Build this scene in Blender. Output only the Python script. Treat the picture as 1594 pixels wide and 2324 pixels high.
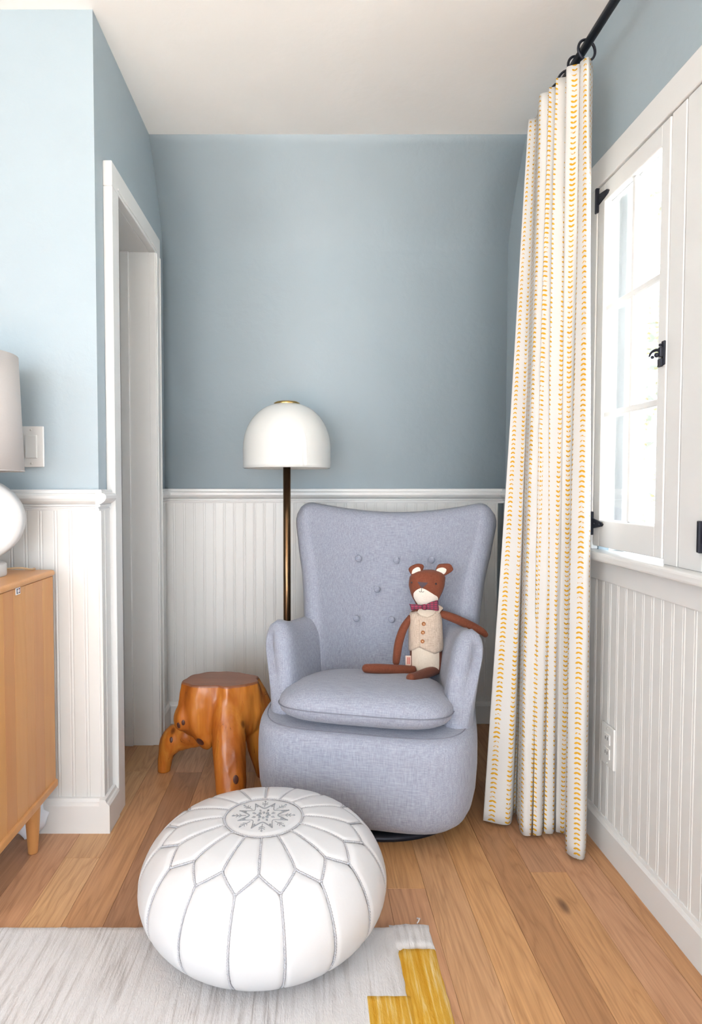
import bpy, bmesh, math, random
from mathutils import Vector, Matrix, noise as mnoise
import numpy as np

for o in list(bpy.data.objects):
    bpy.data.objects.remove(o)
S = bpy.context.scene
COL = S.collection
R = math.radians
sin, cos, pi = math.sin, math.cos, math.pi

# ------------------------------------------------------------------ camera
FPX, PPX, PPY, HZ, EYE = 1450.0, 700.0, 1162.0, 1105.0, 1.03
PITCH = math.atan((PPY - HZ) / FPX)
cd = bpy.data.cameras.new('camera')
cam = bpy.data.objects.new('camera', cd)
COL.objects.link(cam)
cam.location = (0, 0, EYE)
cam.rotation_euler = (pi / 2 - PITCH, 0, 0)
cd.sensor_fit = 'AUTO'
cd.sensor_width = 36
cd.lens = FPX / 2324 * 36
cd.shift_x = (797 - PPX) / 2324
cd.clip_start = 0.02
S.camera = cam

# ------------------------------------------------------------------ world and daylight
W = bpy.data.worlds.new('world')
S.world = W
W.use_nodes = True
_bg = W.node_tree.nodes['Background']
_bg.inputs['Color'].default_value = (0.83, 0.92, 1.0, 1)
_bg.inputs['Strength'].default_value = 4.0
S.view_settings.view_transform = 'Standard'
S.view_settings.look = 'None'
S.view_settings.gamma = 1
S.view_settings.use_curve_mapping = False
S.view_settings.exposure = 1.45


def portal(name, loc, rot, sx, sy):
    l = bpy.data.lights.new(name, 'AREA')
    l.shape = 'RECTANGLE'
    l.size, l.size_y = sx, sy
    l.cycles.is_portal = True
    o = bpy.data.objects.new(name, l)
    COL.objects.link(o)
    o.location = loc
    o.rotation_euler = rot
    return o


portal('daylight_opening', (1.06, 1.23, 1.38), (0, R(90), 0), 1.1, 1.3)
portal('daylight_opening', (-0.7, -3.73, 1.15), (R(90), 0, 0), 2.6, 2.1)
portal('daylight_opening', (-2.43, -1.4, 1.45), (0, R(-90), 0), 1.2, 2.0)
sd_ = bpy.data.lights.new('sun', 'SUN')
sd_.energy = 24
sd_.angle = R(0.6)
sd_.color = (0.97, 0.98, 1.0)
sun = bpy.data.objects.new('sun', sd_)
COL.objects.link(sun)
sun.rotation_euler = (R(52), 0, R(-3))     # low, aimed through the added rear doors to bounce light off the floor

# ------------------------------------------------------------------ pixel helpers
_fw = Vector((0, cos(PITCH), -sin(PITCH)))
_up = Vector((0, sin(PITCH), cos(PITCH)))


def ray(x, y):
    return Vector(((x - PPX) / FPX, 0, 0)) + _fw + _up * ((PPY - y) / FPX)


def at(x, y, axis, val):
    d = ray(x, y)
    o = Vector((0, 0, EYE))
    return o + d * ((val - o[axis]) / d[axis])


def atY(x, y, Y): return at(x, y, 1, Y)
def atZ(x, y, Z=0.0): return at(x, y, 2, Z)
def atX(x, y, X): return at(x, y, 0, X)


def project(p):
    d = Vector(p) - Vector((0, 0, EYE))
    z = d.dot(_fw)
    return PPX + FPX * d.x / z, PPY - FPX * d.dot(_up) / z


# ------------------------------------------------------------------ materials
def srgb(r, g, b):
    f = lambda c: (c / 255 / 12.92) if c / 255 <= 0.04045 else ((c / 255 + 0.055) / 1.055) ** 2.4
    return (f(r), f(g), f(b))


class NT:
    """small node-tree helper"""
    def __init__(s, name):
        s.m = bpy.data.materials.new(name)
        s.m.use_nodes = True
        s.t = s.m.node_tree
        s.N = s.t.nodes
        s.bsdf = s.N['Principled BSDF']
        s.out = s.N['Material Output']

    def n(s, typ, **kw):
        nd = s.N.new(typ)
        for k, v in kw.items():
            setattr(nd, k, v)
        return nd

    def l(s, a, b):
        s.t.links.new(a, b)

    def val(s, sock, v):
        if isinstance(v, bpy.types.NodeSocket):
            s.l(v, sock)
        else:
            sock.default_value = v

    def math(s, op, a, b=0.0, c=0.0):
        nd = s.n('ShaderNodeMath', operation=op)
        s.val(nd.inputs[0], a)
        s.val(nd.inputs[1], b)
        s.val(nd.inputs[2], c)
        return nd.outputs[0]

    def coord(s, kind='Object', scale=(1, 1, 1), loc=(0, 0, 0)):
        tc = s.n('ShaderNodeTexCoord')
        mp = s.n('ShaderNodeMapping')
        mp.inputs['Scale'].default_value = scale
        if isinstance(loc, bpy.types.NodeSocket):
            s.l(loc, mp.inputs['Location'])
        else:
            mp.inputs['Location'].default_value = loc
        s.l(tc.outputs[kind], mp.inputs['Vector'])
        return mp.outputs[0]

    def noise(s, vec, scale, detail=3.0, rough=0.5, dist=0.0):
        nd = s.n('ShaderNodeTexNoise')
        s.l(vec, nd.inputs['Vector'])
        nd.inputs['Scale'].default_value = scale
        nd.inputs['Detail'].default_value = detail
        nd.inputs['Roughness'].default_value = rough
        nd.inputs['Distortion'].default_value = dist
        return nd.outputs[0]

    def ramp(s, fac, stops):
        nd = s.n('ShaderNodeValToRGB')
        el = nd.color_ramp.elements
        while len(el) < len(stops):
            el.new(0.5)
        for e, (p, c) in zip(el, stops):
            e.position = p
            e.color = (*c, 1)
        s.val(nd.inputs[0], fac)
        return nd.outputs[0]

    def mix(s, fac, a, b, blend='MIX'):
        nd = s.n('ShaderNodeMix', data_type='RGBA', blend_type=blend)
        s.val(nd.inputs[0], fac)
        for sock, v in ((nd.inputs[6], a), (nd.inputs[7], b)):
            if isinstance(v, bpy.types.NodeSocket):
                s.l(v, sock)
            else:
                sock.default_value = (*v, 1)
        return nd.outputs[2]

    def bump(s, h, strength=0.2, dist=0.002):
        nd = s.n('ShaderNodeBump')
        nd.inputs['Strength'].default_value = strength
        nd.inputs['Distance'].default_value = dist
        s.l(h, nd.inputs['Height'])
        s.l(nd.outputs[0], s.bsdf.inputs['Normal'])

    def col(s, c):
        if isinstance(c, bpy.types.NodeSocket):
            s.l(c, s.bsdf.inputs['Base Color'])
        else:
            s.bsdf.inputs['Base Color'].default_value = (*c, 1)

    def pr(s, rough=0.5, metal=0.0, spec=0.5):
        s.bsdf.inputs['Roughness'].default_value = rough
        s.bsdf.inputs['Metallic'].default_value = metal
        s.bsdf.inputs['Specular IOR Level'].default_value = spec
        return s


def simple(name, c, rough=0.5, metal=0.0, var=0.0, scale=20.0, bump=0.0, spec=0.5):
    m = NT(name).pr(rough, metal, spec)
    if var or bump:
        v = m.coord('Object')
        nz = m.noise(v, scale, 4, 0.6)
        if var:
            m.col(m.mix(nz, tuple(x * (1 - var) for x in c), tuple(min(1, x * (1 + var)) for x in c)))
        else:
            m.col(c)
        if bump:
            m.bump(nz, bump, 0.002)
    else:
        m.col(c)
    return m.m


M = {}


def plaster(name, c, bump=0.25):
    m = NT(name).pr(0.55, 0, 0.35)
    v = m.coord('Object')
    n1 = m.noise(v, 3.0, 4, 0.55)
    n2 = m.noise(v, 30.0, 5, 0.6, 0.4)
    m.col(m.mix(n1, tuple(x * 0.965 for x in c), tuple(x * 1.035 for x in c)))
    h = m.math('ADD', m.math('MULTIPLY', n1, 2.0), m.math('MULTIPLY', n2, 0.35))
    m.bump(h, bump, 0.012)
    return m.m


M['wall'] = plaster('blue_grey_wall_paint', (0.352, 0.422, 0.468))
M['ceiling'] = plaster('ceiling_paint', (0.90, 0.89, 0.87), 0.2)
M['white'] = simple('white_trim_paint', (0.70, 0.70, 0.695), 0.33, 0, 0.015, 8, 0.03)
M['board'] = simple('white_beadboard_paint', (0.675, 0.675, 0.665), 0.38, 0, 0.015, 6, 0.03)
M['plate'] = simple('white_plastic', (0.70, 0.70, 0.69), 0.3, 0, 0.01, 8)
M['ext'] = simple('exterior_render', (0.8, 0.8, 0.78), 0.8, 0, 0.05, 5)
M['black'] = simple('blackened_iron', (0.022, 0.024, 0.035), 0.42, 0.6, 0.2, 60, 0.05)
M['slot'] = simple('dark_slot', (0.03, 0.03, 0.03), 0.7, 0, 0.05)
M['screw'] = simple('painted_screw', (0.6, 0.6, 0.58), 0.4, 0, 0.05)


def m_glass():
    m = NT('window_glass')
    tr = m.n('ShaderNodeBsdfTransparent')
    gl = m.n('ShaderNodeBsdfGlossy')
    gl.inputs['Roughness'].default_value = 0.02
    lw = m.n('ShaderNodeFresnel')
    lw.inputs[0].default_value = 1.25
    nz = m.noise(m.coord('Object'), 4.0, 2)
    mx = m.n('ShaderNodeMixShader')
    m.l(m.math('MULTIPLY', lw.outputs[0], m.math('MULTIPLY_ADD', nz, 0.2, 0.5)), mx.inputs[0])
    m.l(tr.outputs[0], mx.inputs[1])
    m.l(gl.outputs[0], mx.inputs[2])
    m.l(mx.outputs[0], m.out.inputs[0])
    return m.m


M['glass'] = m_glass()


def m_oak():
    m = NT('oak_plank').pr(0.42, 0, 0.4)
    oi = m.n('ShaderNodeObjectInfo')
    rnd = oi.outputs['Random']
    comb = m.n('ShaderNodeCombineXYZ')
    m.l(m.math('MULTIPLY', rnd, 37.0), comb.inputs[0])
    m.l(m.math('MULTIPLY', rnd, 91.0), comb.inputs[1])
    v = m.coord('Object', (1, 1, 1), comb.outputs[0])
    # broad cathedral grain
    mp = m.n('ShaderNodeMapping')
    mp.inputs['Scale'].default_value = (9.0, 0.9, 1)
    m.l(v, mp.inputs[0])
    broad = m.noise(mp.outputs[0], 1.6, 3, 0.5, 0.6)
    rings = m.math('FRACT', m.math('MULTIPLY', broad, 9.0))
    rings = m.math('ABSOLUTE', m.math('SUBTRACT', rings, 0.5))
    mp2 = m.n('ShaderNodeMapping')
    mp2.inputs['Scale'].default_value = (220.0, 6.0, 1)
    m.l(v, mp2.inputs[0])
    fine = m.noise(mp2.outputs[0], 1.0, 4, 0.6)
    base = m.ramp(rnd, [(0.0, (0.36, 0.19, 0.105)), (0.2, (0.54, 0.30, 0.175)), (0.4, (0.42, 0.215, 0.10)),
                        (0.6, (0.64, 0.40, 0.215)), (0.8, (0.47, 0.25, 0.13)), (1.0, (0.58, 0.32, 0.145))])
    rk = m.ramp(rings, [(0.0, (0.80, 0.76, 0.72)), (0.16, (0.93, 0.915, 0.90)), (0.5, (1.04, 1.04, 1.04))])
    c = m.mix(1.0, base, rk, 'MULTIPLY')
    fk = m.ramp(fine, [(0.30, (0.84, 0.82, 0.80)), (0.55, (1.0, 1.0, 1.0)), (0.75, (1.08, 1.08, 1.08))])
    c = m.mix(1.0, c, fk, 'MULTIPLY')
    # knots
    vo = m.n('ShaderNodeTexVoronoi')
    mp3 = m.n('ShaderNodeMapping')
    mp3.inputs['Scale'].default_value = (7.0, 2.6, 1)
    m.l(v, mp3.inputs[0])
    m.l(mp3.outputs[0], vo.inputs['Vector'])
    vo.inputs['Scale'].default_value = 1.0
    vo.inputs['Randomness'].default_value = 1.0
    k = m.ramp(vo.outputs['Distance'], [(0.0, (1, 1, 1)), (0.05, (0.75, 0.75, 0.75)), (0.10, (0, 0, 0))])
    c = m.mix(m.math('MULTIPLY', k, m.math('GREATER_THAN', rnd, 0.45)), c, (0.16, 0.075, 0.035))
    m.col(m.mix(1.0, c, (1.0, 1.0, 0.98), 'MULTIPLY'))
    m.bump(fine, 0.08, 0.001)
    return m.m


M['oak'] = m_oak()


def m_wood(name, c1, c2, c3, sc, rough=0.35, axis=2, fine=120.0, cracks=False, tint=(0.90, 0.80, 0.66)):
    m = NT(name).pr(rough, 0, 0.5)
    s1 = [sc] * 3
    s1[axis] = sc * 0.12
    s2 = [fine] * 3
    s2[axis] = fine * 0.04
    a = m.noise(m.coord('Object', s1), 1.0, 4, 0.6, 0.8)
    b = m.noise(m.coord('Object', s2), 1.0, 3, 0.6)
    c = m.ramp(a, [(0.25, c1), (0.5, c2), (0.75, c3)])
    c = m.mix(m.math('MULTIPLY', b, 0.35), c, c1)
    if cracks:
        s3 = [34.0] * 3
        s3[axis] = 3.5
        cr = m.noise(m.coord('Object', s3), 1.0, 2, 0.5, 1.2)
        e = m.ramp(m.math('ABSOLUTE', m.math('SUBTRACT', cr, 0.36)), [(0.0, (1, 1, 1)), (0.006, (0, 0, 0)), (1, (0, 0, 0))])
        msk = m.math('GREATER_THAN', m.noise(m.coord('Object', (9, 9, 9)), 1.0, 2), 0.52)
        c = m.mix(m.math('MULTIPLY', m.math('MULTIPLY', e, msk), 0.85), c, (0.05, 0.02, 0.01))
        vo = m.n('ShaderNodeTexVoronoi')
        m.l(m.coord('Object', (13, 13, 9)), vo.inputs['Vector'])
        vo.inputs['Scale'].default_value = 1.0
        kn = m.ramp(vo.outputs['Distance'], [(0.0, (1, 1, 1)), (0.09, (0.7, 0.7, 0.7)), (0.16, (0, 0, 0))])
        c = m.mix(m.math('MULTIPLY', kn, 0.85), c, (0.085, 0.025, 0.012))
    m.col(m.mix(1.0, c, tint, 'MULTIPLY'))
    m.bump(b, 0.05, 0.001)
    return m.m


M['cabinet'] = m_wood('honey_maple', (0.55, 0.27, 0.10), (0.66, 0.36, 0.155), (0.70, 0.40, 0.19), 7.0, 0.38, 2, 90)
M['cabtop'] = m_wood('honey_maple_top', (0.58, 0.29, 0.11), (0.66, 0.36, 0.155), (0.70, 0.40, 0.19), 7.0, 0.33, 0, 90)
M['stump'] = m_wood('varnished_cedar_root', (0.25, 0.06, 0.014), (0.52, 0.175, 0.03), (0.74, 0.34, 0.07), 13.0, 0.27, 2, 110, True, (0.92, 0.82, 0.62))
M['stumptop'] = m_wood('cedar_end_grain', (0.22, 0.085, 0.045), (0.29, 0.115, 0.06), (0.33, 0.14, 0.075), 14.0, 0.42, 0, 100)


def m_fabric(name, c, dark, light, sc=900.0, rough=0.95, sheen=0.15):
    m = NT(name).pr(rough, 0, 0.15)
    a = m.noise(m.coord('Object', (sc, sc * 0.35, sc * 0.06)), 1.0, 2, 0.6)
    b = m.noise(m.coord('Object', (sc * 0.06, sc * 0.8, sc * 0.9)), 1.0, 2, 0.6)
    w = m.math('ADD', m.math('MULTIPLY', a, 0.5), m.math('MULTIPLY', b, 0.5))
    col = m.ramp(w, [(0.30, dark), (0.5, c), (0.70, light)])
    m.col(col)
    m.bsdf.inputs['Sheen Weight'].default_value = sheen
    m.bump(w, 0.35, 0.0012)
    return m.m


M['chair'] = m_fabric('grey_linen_upholstery', (0.305, 0.325, 0.40), (0.21, 0.225, 0.285), (0.405, 0.43, 0.505), 560.0)
M['seam'] = simple('grey_seam_thread', (0.20, 0.21, 0.26), 0.9, 0, 0.1, 80)
M['bear'] = m_fabric('brown_cotton', (0.19, 0.058, 0.032), (0.14, 0.04, 0.022), (0.24, 0.08, 0.045), 900.0, 0.9, 0.1)
M['bearcream'] = m_fabric('cream_cotton', (0.70, 0.60, 0.49), (0.62, 0.52, 0.42), (0.78, 0.69, 0.58), 900.0)
M['bearwhite'] = m_fabric('pale_cream_cotton', (0.76, 0.70, 0.62), (0.70, 0.63, 0.55), (0.82, 0.77, 0.70), 900.0)
M['vest'] = m_fabric('oatmeal_linen', (0.56, 0.45, 0.36), (0.36, 0.27, 0.21), (0.72, 0.61, 0.51), 700.0)
M['copper'] = simple('wooden_button', (0.36, 0.13, 0.04), 0.3, 0.2, 0.1, 90)
M['btncentre'] = simple('button_centre', (0.85, 0.62, 0.42), 0.3, 0.1, 0.05, 90)  # paler disc in the middle of each vest button
M['thread'] = simple('charcoal_thread', (0.03, 0.025, 0.03), 0.85, 0, 0.1, 90)
M['nose'] = simple('plum_grey_embroidery', (0.075, 0.05, 0.065), 0.8, 0, 0.15, 300)
M['navy'] = simple('navy_lining', (0.02, 0.025, 0.05), 0.9, 0, 0.1, 90)
M['tag'] = simple('blush_label', (0.80, 0.62, 0.52), 0.8, 0, 0.03, 90)
M['tagprint'] = simple('red_print', (0.62, 0.13, 0.09), 0.8, 0, 0.05, 90)


def m_plaid():
    m = NT('plaid_ribbon').pr(0.75, 0, 0.3)
    tc = m.n('ShaderNodeTexCoord')
    sp = m.n('ShaderNodeSeparateXYZ')
    m.l(tc.outputs['Object'], sp.inputs[0])
    def stripe(sock, per, th, off=0.0):
        f = m.math('FRACT', m.math('MULTIPLY_ADD', sock, 1.0 / per, off))
        return m.math('LESS_THAN', f, th)
    a = stripe(sp.outputs[2], 0.0062, 0.45)
    b = stripe(sp.outputs[0], 0.013, 0.35)
    k = m.math('MAXIMUM', m.math('MULTIPLY', a, 0.8), m.math('MULTIPLY', b, 0.65))
    m.col(m.mix(k, (0.36, 0.035, 0.085), (0.035, 0.04, 0.055)))
    return m.m


M['plaid'] = m_plaid()


def m_leather():
    m = NT('white_leather').pr(0.36, 0, 0.45)
    v = m.coord('Object')
    n1 = m.noise(v, 9.0, 3, 0.5)
    n2 = m.noise(v, 160.0, 3, 0.6)
    m.col(m.mix(n1, (0.575, 0.575, 0.59), (0.625, 0.625, 0.64)))
    m.bump(m.math('ADD', m.math('MULTIPLY', n1, 3.0), m.math('MULTIPLY', n2, 0.3)), 0.12, 0.004)
    return m.m


M['leather'] = m_leather()
M['stitch'] = simple('silver_grey_stitching', (0.42, 0.42, 0.45), 0.7, 0, 0.12, 150)
M['embroid'] = simple('grey_silk_embroidery', (0.24, 0.25, 0.27), 0.6, 0, 0.15, 150)
M['opal'] = simple('opal_glass', (0.66, 0.67, 0.655), 0.06, 0, 0.01, 4)
M['opal'].node_tree.nodes['Principled BSDF'].inputs['Subsurface Weight'].default_value = 0.0
M['brass'] = simple('aged_brass', (0.23, 0.14, 0.075), 0.30, 1.0, 0.25, 25, 0.02)
M['brasscap'] = simple('bright_brass', (0.62, 0.42, 0.16), 0.26, 1.0, 0.1, 25)
M['shade'] = simple('linen_lampshade', (0.50, 0.47, 0.455), 0.9, 0, 0.04, 300, 0.05)
M['ceramic'] = simple('white_ceramic', (0.53, 0.53, 0.53), 0.35, 0, 0.01, 8)
M['cord'] = simple('tan_cloth_cord', (0.45, 0.31, 0.18), 0.8, 0, 0.1, 200)
M['badgew'] = simple('badge_border', (0.85, 0.84, 0.86), 0.4, 0, 0.01)
M['leaf'] = simple('sunlit_leaf', (0.04, 0.066, 0.028), 0.5, 0, 0.35, 3)
M['stem'] = simple('vine_stem', (0.32, 0.26, 0.19), 0.8, 0, 0.2, 20)
M['lawn'] = simple('pale_gravel', (0.60, 0.59, 0.54), 0.9, 0, 0.25, 4, 0.2)
M['cloth'] = simple('bluish_white_cloth', (0.72, 0.74, 0.8), 0.85, 0, 0.05, 30, 0.1)


def m_badge():
    m = NT('enamel_badge').pr(0.3)
    tc = m.n('ShaderNodeTexCoord')
    sp = m.n('ShaderNodeSeparateXYZ')
    m.l(tc.outputs['Generated'], sp.inputs[0])
    m.col(m.ramp(sp.outputs[1], [(0.0, (0.012, 0.02, 0.07)), (0.28, (0.01, 0.09, 0.11)), (0.45, (0.66, 0.60, 0.48)), (0.60, (0.33, 0.05, 0.03)), (0.72, (0.05, 0.015, 0.07)), (1.0, (0.12, 0.03, 0.12))]))
    return m.m


M['badge'] = m_badge()


def m_curtain():
    m = NT('block_printed_cotton')
    tc = m.n('ShaderNodeTexCoord')
    sp = m.n('ShaderNodeSeparateXYZ')
    m.l(tc.outputs['UV'], sp.inputs[0])
    u, v = sp.outputs[0], sp.outputs[1]
    CU, CV = 0.032, 0.0138
    cu = m.math('MULTIPLY', u, 1 / CU)
    ci = m.math('FLOOR', cu)
    flip = m.math('MULTIPLY_ADD', m.math('MODULO', ci, 2.0), -2.0, 1.0)
    du = m.math('MULTIPLY', m.math('SUBTRACT', m.math('FRACT', cu), 0.5), CU)
    cv = m.math('ADD', m.math('MULTIPLY', v, 1 / CV), m.math('MULTIPLY', m.math('SINE', m.math('MULTIPLY', ci, 12.9)), 3.0))
    cell = m.math('FLOOR', cv)
    dv = m.math('MULTIPLY', m.math('MULTIPLY', m.math('SUBTRACT', m.math('FRACT', cv), 0.5), CV), flip)
    dv = m.math('ADD', dv, 0.0028)
    wn = m.n('ShaderNodeTexWhiteNoise', noise_dimensions='2D')
    cb = m.n('ShaderNodeCombineXYZ')
    m.l(ci, cb.inputs[0])
    m.l(cell, cb.inputs[1])
    m.l(cb.outputs[0], wn.inputs['Vector'])
    rr = m.math('MULTIPLY_ADD', wn.outputs[0], 0.0016, 0.0060)
    dist = m.math('SQRT', m.math('ADD', m.math('MULTIPLY', du, du), m.math('MULTIPLY', m.math('MULTIPLY', dv, dv), 1.0)))
    inside = m.math('LESS_THAN', dist, rr)
    # flat side of the half moon, with a small notch in its middle
    notch = m.math('MULTIPLY', m.math('MAXIMUM', m.math('SUBTRACT', 0.0035, m.math('ABSOLUTE', du)), 0.0), 0.75)
    cut = m.math('GREATER_THAN', dv, m.math('ADD', notch, 0.0003))
    nz = m.noise(m.coord('UV', (1, 1, 1)), 260.0, 3, 0.6)
    inked = m.math('GREATER_THAN', m.math('ADD', nz, m.math('MULTIPLY', wn.outputs[0], 0.22)), 0.47)
    mask = m.math('MULTIPLY', m.math('MULTIPLY', inside, cut), inked)
    col = m.mix(mask, (0.76, 0.75, 0.73), (0.74, 0.40, 0.03))
    w1 = m.noise(m.coord('UV', (900, 60, 1)), 1.0, 2)
    w2 = m.noise(m.coord('UV', (60, 900, 1)), 1.0, 2)
    m.col(col)
    m.pr(0.9, 0, 0.1)
    m.bump(m.math('ADD', w1, w2), 0.12, 0.001)
    tl = m.n('ShaderNodeBsdfTranslucent')
    m.l(col, tl.inputs[0])
    mx = m.n('ShaderNodeMixShader')
    mx.inputs[0].default_value = 0.30
    m.l(m.bsdf.outputs[0], mx.inputs[1])
    m.l(tl.outputs[0], mx.inputs[2])
    m.l(mx.outputs[0], m.out.inputs[0])
    return m.m


M['curtain'] = m_curtain()


def m_rug(name, c, hi, lo, amount, p0=0.40, p1=0.65):
    m = NT(name).pr(1.0, 0, 0.05)
    st = m.noise(m.coord('Object', (90, 5, 1)), 1.0, 4, 0.65, 0.3)
    pat = m.noise(m.coord('Object', (9, 2.2, 1)), 1.0, 3, 0.6)
    tuft = m.noise(m.coord('Object', (330, 120, 1)), 1.0, 3, 0.6)
    c1 = m.ramp(st, [(0.36, lo), (0.52, c), (0.72, hi)])
    f = m.math('MULTIPLY', m.ramp(pat, [(p0, (0, 0, 0)), (p1, (1, 1, 1))]), amount)
    m.col(m.mix(f, c, c1))
    m.bump(m.math('ADD', tuft, st), 0.6, 0.004)
    return m.m


M['rug'] = m_rug('white_heather_wool', (0.62, 0.61, 0.62), (0.70, 0.70, 0.72), (0.33, 0.31, 0.31), 1.0)
M['mustard'] = m_rug('mustard_wool', (0.60, 0.36, 0.06), (0.74, 0.62, 0.36), (0.50, 0.25, 0.02), 1.0, 0.05, 0.25)


# ------------------------------------------------------------------ object helpers
def link(name, me, mat=None, parent=None, smooth=False):
    o = bpy.data.objects.new(name, me)
    COL.objects.link(o)
    if mat is not None:
        if not me.materials:
            me.materials.append(M[mat] if isinstance(mat, str) else mat)
    if parent is not None:
        o.parent = parent
    if smooth:
        for p in me.polygons:
            p.use_smooth = True
    return o


def mesh(name, verts, faces, mat, parent=None, smooth=False, off=None):
    me = bpy.data.meshes.new(name)
    if off is not None:
        verts = [(v[0] - off[0], v[1] - off[1], v[2] - off[2]) for v in verts]
    me.from_pydata([tuple(v) for v in verts], [], faces)
    bm = bmesh.new()
    bm.from_mesh(me)
    bmesh.ops.recalc_face_normals(bm, faces=bm.faces)
    bm.to_mesh(me)
    bm.free()
    return link(name, me, mat, parent, smooth)


def bmobj(name, bm, mat, parent=None, smooth=False):
    me = bpy.data.meshes.new(name)
    bmesh.ops.recalc_face_normals(bm, faces=bm.faces)
    bm.to_mesh(me)
    bm.free()
    return link(name, me, mat, parent, smooth)


def tag(o, label, cat=None, kind=None, group=None):
    o['label'] = label
    if cat:
        o['category'] = cat
    if kind:
        o['kind'] = kind
    if group:
        o['group'] = group
    return o


def thing(name, label, cat, loc=(0, 0, 0), rz=0.0, kind=None):
    o = bpy.data.objects.new(name, None)
    COL.objects.link(o)
    o.empty_display_size = 0.05
    o.location = loc
    o.rotation_euler = (0, 0, rz)
    return tag(o, label, cat, kind)


def boxbm(bm, x0, x1, y0, y1, z0, z1, bev=0.0, seg=1):
    r = bmesh.ops.create_cube(bm, size=1.0)
    vs = r['verts']
    for v in vs:
        v.co = Vector((x0 + (v.co.x + .5) * (x1 - x0), y0 + (v.co.y + .5) * (y1 - y0), z0 + (v.co.z + .5) * (z1 - z0)))
    if bev:
        es = list({e for v in vs for e in v.link_edges})
        bmesh.ops.bevel(bm, geom=es, offset=bev, segments=seg, affect='EDGES', profile=0.5)


def box(name, b, mat, parent=None, bev=0.0, seg=1, off=(0, 0, 0)):
    bm = bmesh.new()
    boxbm(bm, b[0] - off[0], b[1] - off[0], b[2] - off[1], b[3] - off[1], b[4] - off[2], b[5] - off[2], bev, seg)
    return bmobj(name, bm, mat, parent, smooth=False)


def boxes(name, lst, mat, parent=None, bev=0.0):
    bm = bmesh.new()
    for b in lst:
        boxbm(bm, *b, bev)
    return bmobj(name, bm, mat, parent)


def lathe(name, prof, n, mat, parent=None, smooth=True, off=(0, 0, 0), close=False):
    vs, fs = [], []
    for (r, z) in prof:
        for i in range(n):
            a = 2 * pi * i / n
            vs.append((off[0] + r * cos(a), off[1] + r * sin(a), off[2] + z))
    k = len(prof)
    for j in range(k - 1 + (1 if close else 0)):
        for i in range(n):
            a, b = j * n + i, j * n + (i + 1) % n
            c, d = ((j + 1) % k) * n + (i + 1) % n, ((j + 1) % k) * n + i
            fs.append((a, b, c, d))
    if not close:
        fs.append(tuple(range(n)))
        fs.append(tuple((k - 1) * n + i for i in range(n)))
    return mesh(name, vs, fs, mat, parent, smooth)


def tube_data(pts, rad, n=8, cap=True):
    pts = [Vector(p) for p in pts]
    k = len(pts)
    if not isinstance(rad, (list, tuple)):
        rad = [rad] * k
    vs, fs = [], []
    t0 = (pts[1] - pts[0]).normalized()
    ref = Vector((0, 0, 1)) if abs(t0.z) < 0.9 else Vector((1, 0, 0))
    u = t0.cross(ref).normalized()
    for i in range(k):
        t = (pts[min(i + 1, k - 1)] - pts[max(i - 1, 0)])
        if t.length < 1e-9:
            t = t0
        t = t.normalized()
        u = (u - t * u.dot(t))
        u = u.normalized() if u.length > 1e-6 else t.orthogonal().normalized()
        w = t.cross(u)
        for j in range(n):
            a = 2 * pi * j / n
            vs.append(pts[i] + (u * cos(a) + w * sin(a)) * rad[i])
    for i in range(k - 1):
        for j in range(n):
            fs.append((i * n + j, i * n + (j + 1) % n, (i + 1) * n + (j + 1) % n, (i + 1) * n + j))
    if cap:
        fs.append(tuple(range(n)))
        fs.append(tuple((k - 1) * n + j for j in range(n)))
    return vs, fs


def tube(name, pts, rad, mat, parent=None, n=8, off=None):
    v, f = tube_data(pts, rad, n)
    return mesh(name, v, f, mat, parent, True, off)


def tubes(name, lst, mat, parent=None, n=6, off=None):
    V, Fc = [], []
    for pts, rad in lst:
        v, f = tube_data(pts, rad, n)
        b = len(V)
        V += v
        Fc += [tuple(i + b for i in q) for q in f]
    return mesh(name, V, Fc, mat, parent, True, off)


def catmull(pts, n):
    P = [Vector(p) for p in pts]
    out = []
    k = len(P) - 1
    for i in range(n + 1):
        x = i / n * k
        j = min(int(x), k - 1)
        t = x - j
        p0, p1, p2, p3 = P[max(j - 1, 0)], P[j], P[j + 1], P[min(j + 2, k)]
        out.append(0.5 * ((2 * p1) + (p2 - p0) * t + (2 * p0 - 5 * p1 + 4 * p2 - p3) * t * t + (3 * p1 - p0 - 3 * p2 + p3) * t ** 3))
    return out


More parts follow.
